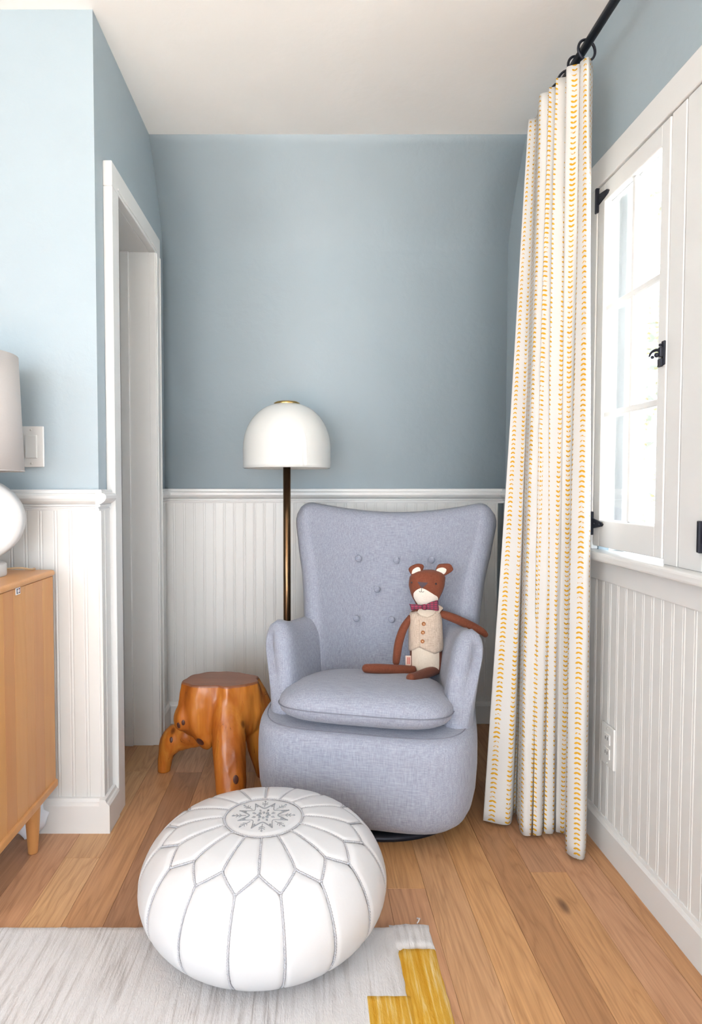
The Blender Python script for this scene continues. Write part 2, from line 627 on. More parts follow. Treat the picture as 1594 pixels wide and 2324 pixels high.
def pad(name, fn, nu, nv, th, eu0, eu1, ev0, ev1, mat, parent, r=0.05, off=None, thf=None):
    """puffy slab around a mid surface fn(u,v); e** = round that edge (distance r in metres)"""
    P = [[Vector(fn(i / nu, j / nv)) for j in range(nv + 1)] for i in range(nu + 1)]
    du = [[0.0] * (nv + 1) for _ in range(nu + 1)]
    front, back = [], []
    for i in range(nu + 1):
        rowf, rowb = [], []
        for j in range(nv + 1):
            a, b = P[max(i - 1, 0)][j], P[min(i + 1, nu)][j]
            c, d = P[i][max(j - 1, 0)], P[i][min(j + 1, nv)]
            nrm = (b - a).cross(d - c)
            nrm = nrm.normalized() if nrm.length > 1e-12 else Vector((0, -1, 0))
            e = 1.0
            for flag, ref in ((eu0, P[0][j]), (eu1, P[nu][j]), (ev0, P[i][0]), (ev1, P[i][nv])):
                if flag:
                    q = min((P[i][j] - ref).length / r, 1.0)
                    e *= math.sqrt(max(0.0, 1 - (1 - q) ** 2))
            h = th * 0.5 * e * (thf(i / nu, j / nv) if thf else 1.0)
            rowf.append(P[i][j] + nrm * h)
            rowb.append(P[i][j] - nrm * h)
        front.append(rowf)
        back.append(rowb)
    V, Fc = [], []
    for g in (front, back):
        for row in g:
            V += row
    k = (nu + 1) * (nv + 1)
    idx = lambda s, i, j: s * k + i * (nv + 1) + j
    for s in (0, 1):
        for i in range(nu):
            for j in range(nv):
                Fc.append((idx(s, i, j), idx(s, i + 1, j), idx(s, i + 1, j + 1), idx(s, i, j + 1)))
    for i in range(nu):
        Fc.append((idx(0, i, 0), idx(0, i + 1, 0), idx(1, i + 1, 0), idx(1, i, 0)))
        Fc.append((idx(0, i, nv), idx(0, i + 1, nv), idx(1, i + 1, nv), idx(1, i, nv)))
    for j in range(nv):
        Fc.append((idx(0, 0, j), idx(0, 0, j + 1), idx(1, 0, j + 1), idx(1, 0, j)))
        Fc.append((idx(0, nu, j), idx(0, nu, j + 1), idx(1, nu, j + 1), idx(1, nu, j)))
    me = bpy.data.meshes.new(name)
    if off is not None:
        V = [v - Vector(off) for v in V]
    me.from_pydata([tuple(v) for v in V], [], Fc)
    bm = bmesh.new()
    bm.from_mesh(me)
    bmesh.ops.remove_doubles(bm, verts=bm.verts, dist=1e-5)
    bmesh.ops.recalc_face_normals(bm, faces=bm.faces)
    bm.to_mesh(me)
    bm.free()
    return link(name, me, mat, parent, True), front, back


def spl(xs, ys, x):
    """monotone-ish smooth interpolation"""
    if x <= xs[0]: return ys[0]
    if x >= xs[-1]: return ys[-1]
    for i in range(len(xs) - 1):
        if xs[i] <= x <= xs[i + 1]:
            h = xs[i + 1] - xs[i]
            t = (x - xs[i]) / h
            def sl(k):
                if k == 0: return (ys[1] - ys[0]) / (xs[1] - xs[0])
                if k == len(xs) - 1: return (ys[-1] - ys[-2]) / (xs[-1] - xs[-2])
                a = (ys[k] - ys[k - 1]) / (xs[k] - xs[k - 1])
                b = (ys[k + 1] - ys[k]) / (xs[k + 1] - xs[k])
                return 0.0 if a * b <= 0 else 2 * a * b / (a + b)
            m0, m1 = sl(i) * h, sl(i + 1) * h
            return ((2 * t ** 3 - 3 * t * t + 1) * ys[i] + (t ** 3 - 2 * t * t + t) * m0 + (-2 * t ** 3 + 3 * t * t) * ys[i + 1] + (t ** 3 - t * t) * m1)


def sweep(name, prof, a, b, mat, parent=None, updir=(0, 0, 1), out=(0, -1, 0), smooth=False):
    """extrude a closed profile [(out, up)] from point a to b"""
    a, b, o_, u_ = Vector(a), Vector(b), Vector(out), Vector(updir)
    n = len(prof)
    V = [a + o_ * p + u_ * q for p, q in prof] + [b + o_ * p + u_ * q for p, q in prof]
    Fc = [(i, (i + 1) % n, n + (i + 1) % n, n + i) for i in range(n)]
    Fc += [tuple(range(n)), tuple(range(n, 2 * n))]
    return mesh(name, V, Fc, mat, parent, smooth)


# ================================================================== THE ROOM
YB, XR, XL, YS, CZ = 2.76, 0.85, -0.62, 1.89, 2.40
YREAR, XFAR = -3.6, -2.3

# ---- floor made of oak planks
fl = box('floor', (XFAR, XR + .18, YREAR, YB + .1, -0.06, -0.012), 'oak')
tag(fl, 'honey oak plank floor of the room', 'floor', 'structure')
random.seed(11)
PW = 0.0978
k0 = int((XFAR + 0.58) / PW) - 1
ends = {0: [1.736], 9: [1.601, ], 8: [1.245], -2: [1.452], 13: [1.671], 12: [0.9]}
for k in range(k0, 16):
    x0 = -0.58 - PW + PW * k
    x1 = x0 + PW
    if x0 < XFAR: continue
    if x0 >= XR + 0.02: break
    x1 = min(x1, XR + 0.02)
    cuts = sorted(ends.get(k, [random.uniform(-0.2, 1.15), ]) + [random.uniform(-2.6, -1.3), random.uniform(2.2, 2.6)])
    cuts = [YREAR] + cuts + [YB + 0.02]
    for a, b in zip(cuts[:-1], cuts[1:]):
        o = box('floor_plank', (x0 + .0002, x1 - .0002, a + .0002, b - .0002, -0.0125, random.uniform(-0.0003, 0.0)), 'oak', fl, 0.0007)
        o.parent = fl

# ---- ceiling
c = box('ceiling', (XFAR - .1, XR + .18, YREAR - .1, YB + .1, CZ, CZ + 0.1), 'ceiling')
tag(c, 'smooth off-white plaster ceiling', 'ceiling', 'structure')

# ---- back wall with the upper part leaning into the room
prof = [(YB, -0.02), (YB, 1.90)]
for i in range(1, 21):
    t = i / 20
    prof.append((YB - 0.22 * (0.25 * t ** 3 + 0.75 * max(0, (t - .30) / .70) ** 1.25), 1.90 + (CZ - 1.90) * t))
prof += [(2.54, CZ + .05), (YB + .12, CZ + .05), (YB + .12, -0.02)]
nx = 2
V = [(x, y, z) for x in (XL - .2, XR + .18) for y, z in prof]
n = len(prof)
Fc = [(i, (i + 1) % n, n + (i + 1) % n, n + i) for i in range(n)] + [tuple(range(n)), tuple(range(n, 2 * n))]
wb = mesh('wall_back', V, Fc, 'wall')
for p_ in wb.data.polygons:
    p_.use_smooth = abs(p_.normal.x) < .5 and p_.normal.y < -.3
tag(wb, 'blue-grey plaster back wall, leaning inward near the ceiling', 'wall', 'structure')

# ---- doorway wall on the left
D0, D1, DH = 2.03, 2.51, 1.938
wl = boxes('wall_left', [(XL - .16, XL, YS, D0, -.02, CZ + .02), (XL - .16, XL, D1, YB, -.02, CZ + .02), (XL - .16, XL, D0, D1, DH, CZ + .02)], 'wall')
tag(wl, 'narrow blue-grey wall holding the doorway', 'wall', 'structure')
# ---- wall with the light switch
ws = box('wall_front_left', (XFAR, XL - .16, YS, YS + .16, -.02, CZ + .02), 'wall')
tag(ws, 'blue-grey wall with the light switch above the wooden cabinet', 'wall', 'structure')
# ---- hallway behind the doorway
hw = boxes('wall_hall', [(-1.75, -1.65, YS + .16, YB + .1, -.02, CZ), (-1.65, XL - .16, D1 + .01, YB + .1, -.02, CZ)], 'white')
tag(hw, 'white hallway walls seen through the doorway', 'wall', 'structure')
# ---- far left and rear walls (behind the camera), both with openings added to light the room
LY0, LY1, LZ0, LZ1 = -2.4, -0.4, 0.85, 2.05
wf = boxes('wall_far_left', [(XFAR - .12, XFAR, YREAR, LY0, -.02, CZ), (XFAR - .12, XFAR, LY1, YS + .16, -.02, CZ),
                             (XFAR - .12, XFAR, LY0, LY1, -.02, LZ0), (XFAR - .12, XFAR, LY0, LY1, LZ1, CZ)], 'wall')
tag(wf, 'blue-grey far left wall with an added window, left of the cabinet', 'wall', 'structure')
RX0, RX1, RZ0, RZ1 = -2.0, 0.6, 0.1, 2.2
wr = boxes('wall_rear', [(XFAR, RX0, YREAR - .12, YREAR, -.02, CZ), (RX1, XR + .18, YREAR - .12, YREAR, -.02, CZ),
                         (RX0, RX1, YREAR - .12, YREAR, -.02, RZ0), (RX0, RX1, YREAR - .12, YREAR, RZ1, CZ)], 'wall')
tag(wr, 'blue-grey rear wall with added wide glazed doors behind the viewer', 'wall', 'structure')

# ---- right wall with the window opening
WY0, WY1, WZ0, WZ1 = 0.60, 1.866, 0.848, 1.885     # clear opening
wt = boxes('wall_right', [(XR, XR + .125, WY1, YB + .1, -.02, CZ), (XR, XR + .125, YREAR, WY0, -.02, CZ),
                          (XR, XR + .125, WY0, WY1, -.02, WZ0 - .01), (XR, XR + .125, WY0, WY1, WZ1, CZ)], 'wall')
tag(wt, 'blue-grey right wall around the casement windows', 'wall', 'structure')

# ---- beadboard wainscot: every board its own piece
BP = 0.0435


def bead_mesh(h):
    # section across the width: flat face, groove, bead, groove
    w = BP
    pts = [(0.0, 0.0), (0.0, 0.0078), (0.0012, 0.009), (0.0315, 0.009), (0.0322, 0.0084), (0.0332, 0.0080)]
    for i in range(7):
        a = pi * i / 6
        pts.append((0.0378 - 0.0036 * cos(a), 0.0080 + 0.0014 * sin(a)))
    pts += [(0.0424, 0.0080), (w, 0.0080), (w, 0.0)]
    n = len(pts)
    V = [(p, -q, 0) for p, q in pts] + [(p, -q, h) for p, q in pts]
    Fc = [(i, (i + 1) % n, n + (i + 1) % n, n + i) for i in range(n)] + [tuple(range(n)), tuple(range(n, 2 * n))]
    me = bpy.data.meshes.new('beadboard_plank')
    me.from_pydata(V, [], Fc)
    bm = bmesh.new(); bm.from_mesh(me)
    bmesh.ops.recalc_face_normals(bm, faces=bm.faces)
    bm.to_mesh(me); bm.free()
    me.materials.append(M['board'])
    return me


BH = 0.965
bm_full = bead_mesh(BH - 0.09)
bm_low = bead_mesh(0.775 - 0.09)


def boards(parent, me, start, direction, length, rz):
    k = int(length / BP + 1e-6)
    for i in range(k):
        o = bpy.data.objects.new('beadboard_plank', me)
        COL.objects.link(o)
        o.parent = parent
        p = Vector(start) + Vector(direction) * (BP * i)
        o.location = p
        o.rotation_euler = (0, 0, rz)


boards(wb, bm_full, (XL + .002, YB, .09), (1, 0, 0), XR - XL, 0)
boards(ws, bm_full, (XL + 0.009 - BP * 20, YS, .09), (1, 0, 0), BP * 20 + .001, 0)
# on the right wall the board's outward direction is -X: rotate by -90 degrees (local x -> -Y, local -y -> -X)
boards(wt, bm_full, (XR, YB - .01, .09), (0, -1, 0), YB - 1.945, R(-90))
boards(wt, bm_low, (XR, 1.934, .09), (0, -1, 0), 1.934 - 0.3, R(-90))
# left wall pieces: outward +X: rotate +90 (local x -> +Y, local -y -> +X)
boards(wl, bm_full, (XL, D1 + .095, .09), (0, 1, 0), YB - D1 - .095, R(90))

box('corner_board', (XL, XL + .009, YS, 1.962, .09, BH), 'board', wl, .001)
box('corner_bead', (XL + .008, XL + .0105, YS + .022, YS + .028, .09, BH), 'board', wl, .001)
# ---- chair rails
RAIL = [(0, -.062), (.010, -.062), (.011, -.057), (.008, -.054), (.008, -.051), (.014, -.049), (.014, -.045), (.011, -.043), (.018, -.040),
        (.026, -.034), (.031, -.026), (.031, -.018), (.026, -.012), (.018, -.010), (.018, -.004), (.016, 0), (0, 0)]
RAILP = RAIL
RT = 1.022
r1 = sweep('trim_1', RAILP, (XL + .008, YB, RT), (XR, YB, RT), 'white')
tag(r1, 'white moulded chair rail along the back wall', 'chair rail', 'structure')
r2 = sweep('trim_2', RAILP, (XFAR, YS, RT), (XL, YS, RT), 'white')
tag(r2, 'white moulded chair rail below the light switch', 'chair rail', 'structure')
sweep('rail_return', RAILP, (XL, YS - .031, RT), (XL, 1.962, RT), 'white', r2, out=(1, 0, 0))
r3 = sweep('trim_3', RAILP, (XR, 1.95, RT), (XR, YB, RT), 'white', out=(-1, 0, 0))
tag(r3, 'white chair rail on the right wall behind the curtain', 'chair rail', 'structure')
sweep('rail_return', RAILP, (XL, D1 + .09, RT), (XL, YB, RT), 'white', r1, out=(1, 0, 0))

# ---- baseboards
BB = [(0, 0), (.020, 0), (.020, .078), (.017, .084), (.014, .087), (.012, .095), (0, .097)]
b = sweep('baseboard_back', BB, (XL, YB, 0), (XR, YB, 0), 'white'); tag(b, 'white baseboard along the back wall', 'baseboard', 'structure')
sweep('baseboard_return', BB, (XL + .002, D1 + .09, 0), (XL + .002, YB, 0), 'white', b, out=(1, 0, 0))
b = sweep('baseboard_right', BB, (XR, YREAR, 0), (XR, YB, 0), 'white', out=(-1, 0, 0)); tag(b, 'white baseboard along the right wall', 'baseboard', 'structure')
BB2 = [(p * 1.5, q * 1.06) for p, q in BB]
b = sweep('baseboard_front_left', BB2, (XFAR, YS, 0), (XL, YS, 0), 'white'); tag(b, 'white baseboard below the light switch wall', 'baseboard', 'structure')
sweep('baseboard_return', BB2, (XL, YS - .030, 0), (XL, 1.962, 0), 'white', b, out=(1, 0, 0))

# ---- door casing and jamb
dr = thing('door_1', 'white cased doorway opening in the narrow left wall', 'doorway', (XL, (D0 + D1) / 2, 0), kind='structure')
do = (XL, (D0 + D1) / 2, 0)
CF = 0.028
box('door_casing', (XL, XL + CF, 1.962, D0, 0, DH), 'white', dr, .003, 2, do)
box('door_casing', (XL, XL + CF, D1, D1 + .080, 0, DH), 'white', dr, .003, 2, do)
box('head_casing', (XL, XL + CF, 1.962, D1 + .080, DH, DH + .075), 'white', dr, .003, 2, do)
for yy, z1 in ((D1 + .010, DH + .0), (D1 + .066, DH + .0)):
    box('casing_bead', (XL + CF - .002, XL + CF + .004, yy, yy + .008, 0, z1), 'white', dr, .002, 1, do)
box('casing_bead', (XL + CF - .002, XL + CF + .004, D0 - .012, D1 + .018, DH + .010, DH + .018), 'white', dr, .002, 1, do)
box('jamb', (XL - .17, XL + .002, D1 - .001, D1 + .012, 0, DH), 'white', dr, 0, 1, do)
box('jamb', (XL - .17, XL + .002, D0 - .012, D0 + .001, 0, DH), 'white', dr, 0, 1, do)
box('head_jamb', (XL - .17, XL + .002, D0, D1, DH - .001, DH + .012), 'white', dr, 0, 1, do)
box('door_stop', (XL - .11, XL - .075, D1 - .011, D1, 0, DH), 'white', dr, .002, 1, do)

# ================================================================== WINDOW
wo = (XR, 1.23, WZ0)
win = thing('window_1', 'white divided casement windows with black strap hinges in right wall', 'window', wo, kind='structure')
XC = XR - 0.020
box('casing', (XC, XR, WY1 + .002, 1.945, WZ0, WZ1 + .002), 'white', win, .003, 2, wo)
box('casing', (XC, XR, WY0 - .08, WY0 - .002, WZ0, WZ1 + .002), 'white', win, .003, 2, wo)
box('head_casing', (XC, XR, WY0 - .08, 1.945, WZ1 + .002, WZ1 + .078), 'white', win, .003, 2, wo)
box('sill', (XR - .048, XR + .02, WY0 - .10, 1.965, WZ0 - .026, WZ0), 'white', win, .008, 3, wo)
box('apron', (XR - .016, XR, WY0 - .08, 1.945, WZ0 - .085, WZ0 - .026), 'white', win, .003, 2, wo)
MULL = [(1.440, 1.497), (1.347, 1.436), (0.950, 1.005)]
for (a, b2) in MULL:
    box('mullion', (XC + .004, XR + .10, a, b2, WZ0, WZ1), 'white', win, .002, 1, wo)
# outer reveal of the wall
box('reveal', (XR + .03, XR + .125, WY1 - .001, WY1 + .014, WZ0 - .01, WZ1), 'ext', win, 0, 1, wo)
box('reveal', (XR + .03, XR + .125, WY0 - .014, WY0 + .001, WZ0 - .01, WZ1), 'ext', win, 0, 1, wo)
box('outer_sill', (XR + .02, XR + .18, WY0, WY1, WZ0 - .03, WZ0 - .004), 'ext', win, .003, 1, wo)
box('outer_stop', (XR + .045, XR + .075, WY1 - .045, WY1, WZ0, WZ1), 'white', win, .002, 1, wo)
SX0, SX1 = XC + .002, XC + .038


def sash(y0, y1, latch):
    o_ = (SX0, y0, WZ0)
    L = Vector(o_) - Vector(wo)
    sa = box('sash', (SX0, SX1, y1 - .040, y1, WZ0 + .012, WZ1 - .004), 'white', win, .003, 2, o_)
    sa.location = L
    kw = dict(off=o_)
    box('stile', (SX0, SX1, y0, y0 + .036, WZ0 + .012, WZ1 - .004), 'white', sa, .003, 2, o_)
    box('rail', (SX0, SX1, y0 + .034, y1 - .038, WZ1 - .055, WZ1 - .004), 'white', sa, .003, 2, o_)
    box('rail', (SX0, SX1, y0 + .034, y1 - .038, WZ0 + .012, WZ0 + .088), 'white', sa, .003, 2, o_)
    ga, gb = y0 + .036, y1 - .040
    za, zb = WZ0 + .088, WZ1 - .055
    ym = (ga + gb) / 2
    box('muntin', (SX0 + .0085, SX1 - .0065, ym - .009, ym + .009, za, zb), 'white', sa, .003, 1, o_)
    zs = [za + (zb - za) * i / 3 for i in range(4)]
    for z in zs[1:3]:
        box('muntin', (SX0 + .008, SX1 - .006, ga, gb, z - .009, z + .009), 'white', sa, .003, 1, o_)
    for p, q in ((ga, ym), (ym, gb)):
        for z0, z1 in zip(zs[:-1], zs[1:]):
            box('pane', (SX0 + .017, SX0 + .020, p, q, z0, z1), 'glass', sa, 0, 1, o_)
    # strap hinges on the y1 side
    for zc in (WZ1 - .036, WZ0 + .076):
        bm = bmesh.new()
        boxbm(bm, SX0 - .006, SX0 + .002, y1 - .004, y1 + .012, zc - .034, zc + .034, .0015)
        boxbm(bm, SX0 - .010, SX0 + .0, y1 - .005, y1 + .003, zc - .034, zc + .034, .002)
        # tapering strap
        vs = [(SX0 - .0045, y1, zc + .015), (SX0 - .0045, y1 - .060, zc + .006), (SX0 - .0045, y1 - .068, zc), (SX0 - .0045, y1 - .060, zc - .006), (SX0 - .0045, y1, zc - .015)]
        f = [bm.verts.new(v) for v in vs]
        g = [bm.verts.new((SX0 + .0005, v[1], v[2])) for v in vs]
        bm.faces.new(f); bm.faces.new(g)
        for i in range(5):
            bm.faces.new((f[i], f[(i + 1) % 5], g[(i + 1) % 5], g[i]))
        for yy in (-.018, -.05):
            r = bmesh.ops.create_uvsphere(bm, u_segments=8, v_segments=5, radius=.0028)
            for v in r['verts']:
                v.co += Vector((SX0 - .0045, y1 + yy, zc))
        for v in bm.verts:
            v.co -= Vector(o_)
        bmobj('strap_hinge', bm, 'black', sa)
    if latch:
        zc = 1.345
        bm = bmesh.new()
        boxbm(bm, SX0 - .004, SX0 + .001, y0 + .001, y0 + .014, zc - .030, zc + .026, .0015)
        boxbm(bm, SX0 - .013, SX0 - .003, y0 + .002, y0 + .012, zc - .012, zc + .012, .003, 2)
        boxbm(bm, SX0 - .010, SX0 - .003, y0 + .003, y0 + .020, zc - .034, zc - .014, .002)
        V, Fc = tube_data(catmull([(SX0 - .008, y0 + .008, zc + .004), (SX0 - .015, y0 + .016, zc + .006), (SX0 - .020, y0 + .026, zc + .002), (SX0 - .020, y0 + .036, zc - .006)], 10),
                          [.0042, .0042, .004, .004, .0036, .0033, .003, .0028, .0026, .0022, .0014], 8)
        vv = [bm.verts.new(v) for v in V]
        for q in Fc:
            bm.faces.new([vv[i] for i in q])
        for c_, r_ in (((SX0 - .014, y0 + .014, zc - .006), .0058), ((SX0 - .018, y0 + .025, zc - .009), .0042), ((SX0 - .007, y0 + .012, zc + .017), .0036)):
            r = bmesh.ops.create_uvsphere(bm, u_segments=10, v_segments=7, radius=r_)
            for v in r['verts']:
                v.co += Vector(c_)
        for v in bm.verts:
            v.co -= Vector(o_)
        bmobj('window_latch', bm, 'black', sa)
    return sa


sash(1.499, 1.864, True)
sash(1.007, 1.345, True)
sash(0.604, 0.948, True)
w3o = ((RX0 + RX1) / 2, YREAR - .06, RZ0)  # unseen rear doors, added to let frontal daylight into the room
w3 = thing('added_window_2', 'added wide white framed glazed doors in unseen rear wall', 'window', w3o, kind='structure')
for (a, b2, z0, z1) in ((RX0, RX0 + .07, RZ0, RZ1), (RX1 - .07, RX1, RZ0, RZ1), (RX0 + .07, RX1 - .07, RZ0, RZ0 + .07), (RX0 + .07, RX1 - .07, RZ1 - .07, RZ1), (-.73, -.67, RZ0 + .07, RZ1 - .07)):
    box('frame', (a, b2, YREAR - .09, YREAR - .04, z0, z1), 'white', w3, .003, 1, w3o)
w4o = (XFAR - .06, -1.4, LZ0)  # unseen window, added to match the bluish light from the left
w4 = thing('added_window_3', 'added white framed window in unseen far left wall', 'window', w4o, kind='structure')
for (a, b2, z0, z1) in ((LY0, LY0 + .06, LZ0, LZ1), (LY1 - .06, LY1, LZ0, LZ1), (LY0 + .06, LY1 - .06, LZ0, LZ0 + .06), (LY0 + .06, LY1 - .06, LZ1 - .06, LZ1), (-1.43, -1.37, LZ0 + .06, LZ1 - .06)):
    box('frame', (XFAR - .09, XFAR - .04, a, b2, z0, z1), 'white', w4, .003, 1, w4o)
# ================================================================== GARDEN
us = box('added_sun_block', (XFAR - .12, XR + .18, YREAR - .12, YB + 4.0, CZ + .1, 5.4), 'ext'); tag(us, 'added unseen block above the ceiling, meant to keep sun off the vine', 'wall', 'structure')  # unseen block added over the house to shade the vine from sun
g = box('ground', (-30, 30, -30, 40, -0.5, -0.4), 'lawn'); tag(g, 'pale garden ground outside the windows', 'ground', 'structure')
random.seed(5)
hd = thing('leafy_vine', 'sunlit leafy climbing vine outside the window', 'plant', (2.0, 3.4, -0.4))
ho = Vector((2.0, 3.4, -0.4))
V, Fc = [], []
for i in range(5200):
    p = Vector((random.uniform(1.75, 2.35), random.uniform(1.3, 5.6), random.uniform(-.4, 3.2)))
    if mnoise.noise(p * 1.7) + 0.25 < random.uniform(-.2, .55): continue
    s = random.uniform(.03, .075)
    u = Vector((random.gauss(0, 1), random.gauss(0, 1), random.gauss(0, 1))).normalized()
    w = u.orthogonal().normalized()
    nn = u.cross(w)
    b0 = len(V)
    V += [p - u * s, p + w * s * .5 + nn * s * .1, p + u * s, p - w * s * .5 + nn * s * .1, p + w * s * .45 - u * s * .4, p - w * s * .45 - u * s * .4]
    Fc += [(b0, b0 + 4, b0 + 1, b0 + 2, b0 + 3, b0 + 5)]
fo = mesh('foliage', V, Fc, 'leaf', hd, False, ho)
fo['kind'] = 'stuff'
for i in range(9):
    y = 1.5 + i * .48
    pts = catmull([(2.05 + random.uniform(-.15, .15), y + random.uniform(-.15, .15), -.4 + j * .7) for j in range(6)], 16)
    tube('stem', pts, .012, 'stem', hd, 6, ho)

# ================================================================== ARMCHAIR
CH = (0.25, 2.17, 0.0)
CR = R(-13)
chair = thing('armchair', 'grey linen wingback swivel armchair with button tufted back', 'armchair', CH, CR)
CM = Matrix.Translation(CH) @ Matrix.Rotation(CR, 4, 'Z')


def superell(a, bf, br, n, th):
    c_, s_ = cos(th), sin(th)
    x = a * math.copysign(abs(c_) ** (2 / n), c_)
    b = br if s_ > 0 else bf
    y = b * math.copysign(abs(s_) ** (2 / n), s_)
    return x, y


def loft(name, secs, m, mat, parent, cap=True):
    V, Fc = [], []
    k = len(secs)
    for s in secs:
        V += s
    for i in range(k - 1):
        for j in range(m):
            Fc.append((i * m + j, i * m + (j + 1) % m, (i + 1) * m + (j + 1) % m, (i + 1) * m + j))
    if cap:
        Fc += [tuple(range(m)), tuple((k - 1) * m + j for j in range(m))]
    return mesh(name, V, Fc, mat, parent, True)


# body: rounded drum, bottom edge strongly rolled
BZ = [(.046, .255, .345), (.048, .275, .372), (.056, .296, .398), (.075, .314, .418), (.10, .325, .430), (.14, .333, .437), (.20, .337, .440), (.26, .337, .438),
      (.29, .335, .435), (.312, .331, .429), (.325, .324, .420), (.332, .310, .402), (.333, .15, .2)]
m_ = 72
secs = []
for z, a, bf in BZ:
    sec = []
    for j in range(m_):
        x, y = superell(a, bf, bf * 0.78, 4.8, 2 * pi * j / m_)
        sec.append((x - 0.020, y, z))
    secs.append(sec)
loft('base_body', secs, m_, 'chair', chair)
# seam running along the front top edge
pts = []
for j in range(41):
    th = pi + pi * j / 40
    x, y = superell(.3125, .4065, .30, 4.8, th)
    pts.append((x - 0.020, y, .3305))
tube('front_seam', pts, .0017, 'seam', chair, 6)


# backrest
def back_mid(u, v):
    s = -1 + 2 * u
    a = abs(s)
    zt = 0.932 + 0.052 * a ** 1.9
    if a > 0.84:
        zt -= 0.075 * (1 - math.sqrt(max(0, 1 - ((a - .84) / .16) ** 2)))
    z = 0.30 + (zt - 0.30) * v
    w = spl([.30, .45, .58, .70, .82, .92, 1.0], [.275, .285, .296, .312, .340, .360, .366], z)
    yb = 0.165 + (z - .30) * 0.26
    c_ = spl([.30, .55, .75, 1.0], [.17, .17, .155, .13], z)
    y = yb - c_ * a ** 2.3
    return (w * s + .016, y, z)


bk, bfront, bback = pad('backrest', back_mid, 56, 40, 0.085, True, True, False, True, 'chair', chair, r=0.055)
# which of the two sides faces the sitter
fside = bfront if bfront[28][20].y < bback[28][20].y else bback


# armrests
def arm_fn(side):
    def f(u, v):
        y = -0.325 + 0.50 * u
        zt = spl([0, .10, .22, .5, .8, 1.0], [.598, .600, .592, .565, .560, .60], u)
        if u < 0.14:
            zt -= 0.075 * (1 - math.sqrt(max(0, 1 - ((.14 - u) / .14) ** 2)))
        z = 0.27 + (zt - .27) * v
        x = spl([0, .35, .7, 1.0], [.256, .262, .245, .200], u) + 0.050 * v ** 1.5 * (1 - .35 * u)
        y += 0.085 * v * (1 - u)
        return (side * x - .010, y, z)
    return f


for sd in (-1, 1):
    pad('armrest', arm_fn(sd), 40, 30, 0.090, True, False, False, True, 'chair', chair, r=0.078,
        thf=lambda u, v: 1.0 + .25 * u)

# seat cushion: pillow tilted back
def cushion(name, mat, parent):
    m, k = 64, 15
    V, Fc = [], []
    for i in range(k + 1):
        ph = -pi / 2 + pi * i / k
        rr = max(cos(ph), 0.0) ** 0.42
        zz = 0.052 * math.copysign(abs(sin(ph)) ** 0.85, sin(ph))
        for j in range(m):
            th = 2 * pi * j / m
            x, y = superell(.262 * rr, .275 * rr, .245 * rr, 4.2, th)
            x *= 1 - 0.20 * max(0, y) / .25
            z = zz
            if zz > 0:
                z += 0.014 * (1 - rr ** 4)
            V.append((x - 0.016, y - .165, .362 + z - 0.13 * y))
    for i in range(k):
        for j in range(m):
            Fc.append((i * m + j, i * m + (j + 1) % m, (i + 1) * m + (j + 1) % m, (i + 1) * m + j))
    Fc += [tuple(range(m)), tuple(k * m + j for j in range(m))]
    return mesh(name, V, Fc, mat, parent, True)


cu = cushion('seat_cushion', 'chair', chair)
pts = []
for j in range(65):
    th = 2 * pi * j / 64
    x, y = superell(.2635, .2765, .2465, 4.2, th)
    x *= 1 - 0.20 * max(0, y) / .25
    pts.append((x - 0.016, y - .165,   .3615 - 0.13 * y))
tube('piping', pts, .0017, 'seam', cu, 6)

# tufting buttons, set on the back where the photo shows them
bmb = bmesh.new()
bmesh.ops.create_uvsphere(bmb, u_segments=14, v_segments=9, radius=.0122)
for v in bmb.verts:
    v.co.y *= .62
me_btn = bpy.data.meshes.new('tufting_button')
bmb.to_mesh(me_btn); bmb.free()
me_btn.materials.append(M['chair'])
for p in me_btn.polygons: p.use_smooth = True
for px, py in ((815, 1267), (901, 1271), (980, 1270), (857, 1336), (934, 1338), (810, 1402), (890, 1405)):
    best = min((q for row in fside for q in row), key=lambda q: (lambda a: (a[0] - px) ** 2 + (a[1] - py) ** 2)(project(CM @ q)))
    # refine: slide along the ray onto the local plane
    o_w = CM @ best
    d = ray(px, py)
    t = o_w.y / d.y
    w_ = Vector((0, 0, EYE)) + d * t
    loc = CM.inverted() @ w_
    o = bpy.data.objects.new('tufting_button', me_btn)
    COL.objects.link(o)
    o.parent = chair
    o.location = loc + Vector((0, -.011, 0))
# swivel base
lathe('swivel_base', [(.25, 0), (.295, 0), (.302, .006), (.300, .016), (.285, .024), (.26, .026), (.25, .02)], 64, 'black', chair, close=True, off=(-.01, -.065, 0))
lathe('swivel_post', [(.10, 0.0), (.10, .047)], 32, 'black', chair, off=(-.01, -.065, 0))
boxes('swivel_cross', [(-.27, .25, -.095, -.035, .004, .02), (-.04, .02, -.325, .195, .0045, .0205)], 'black', chair)

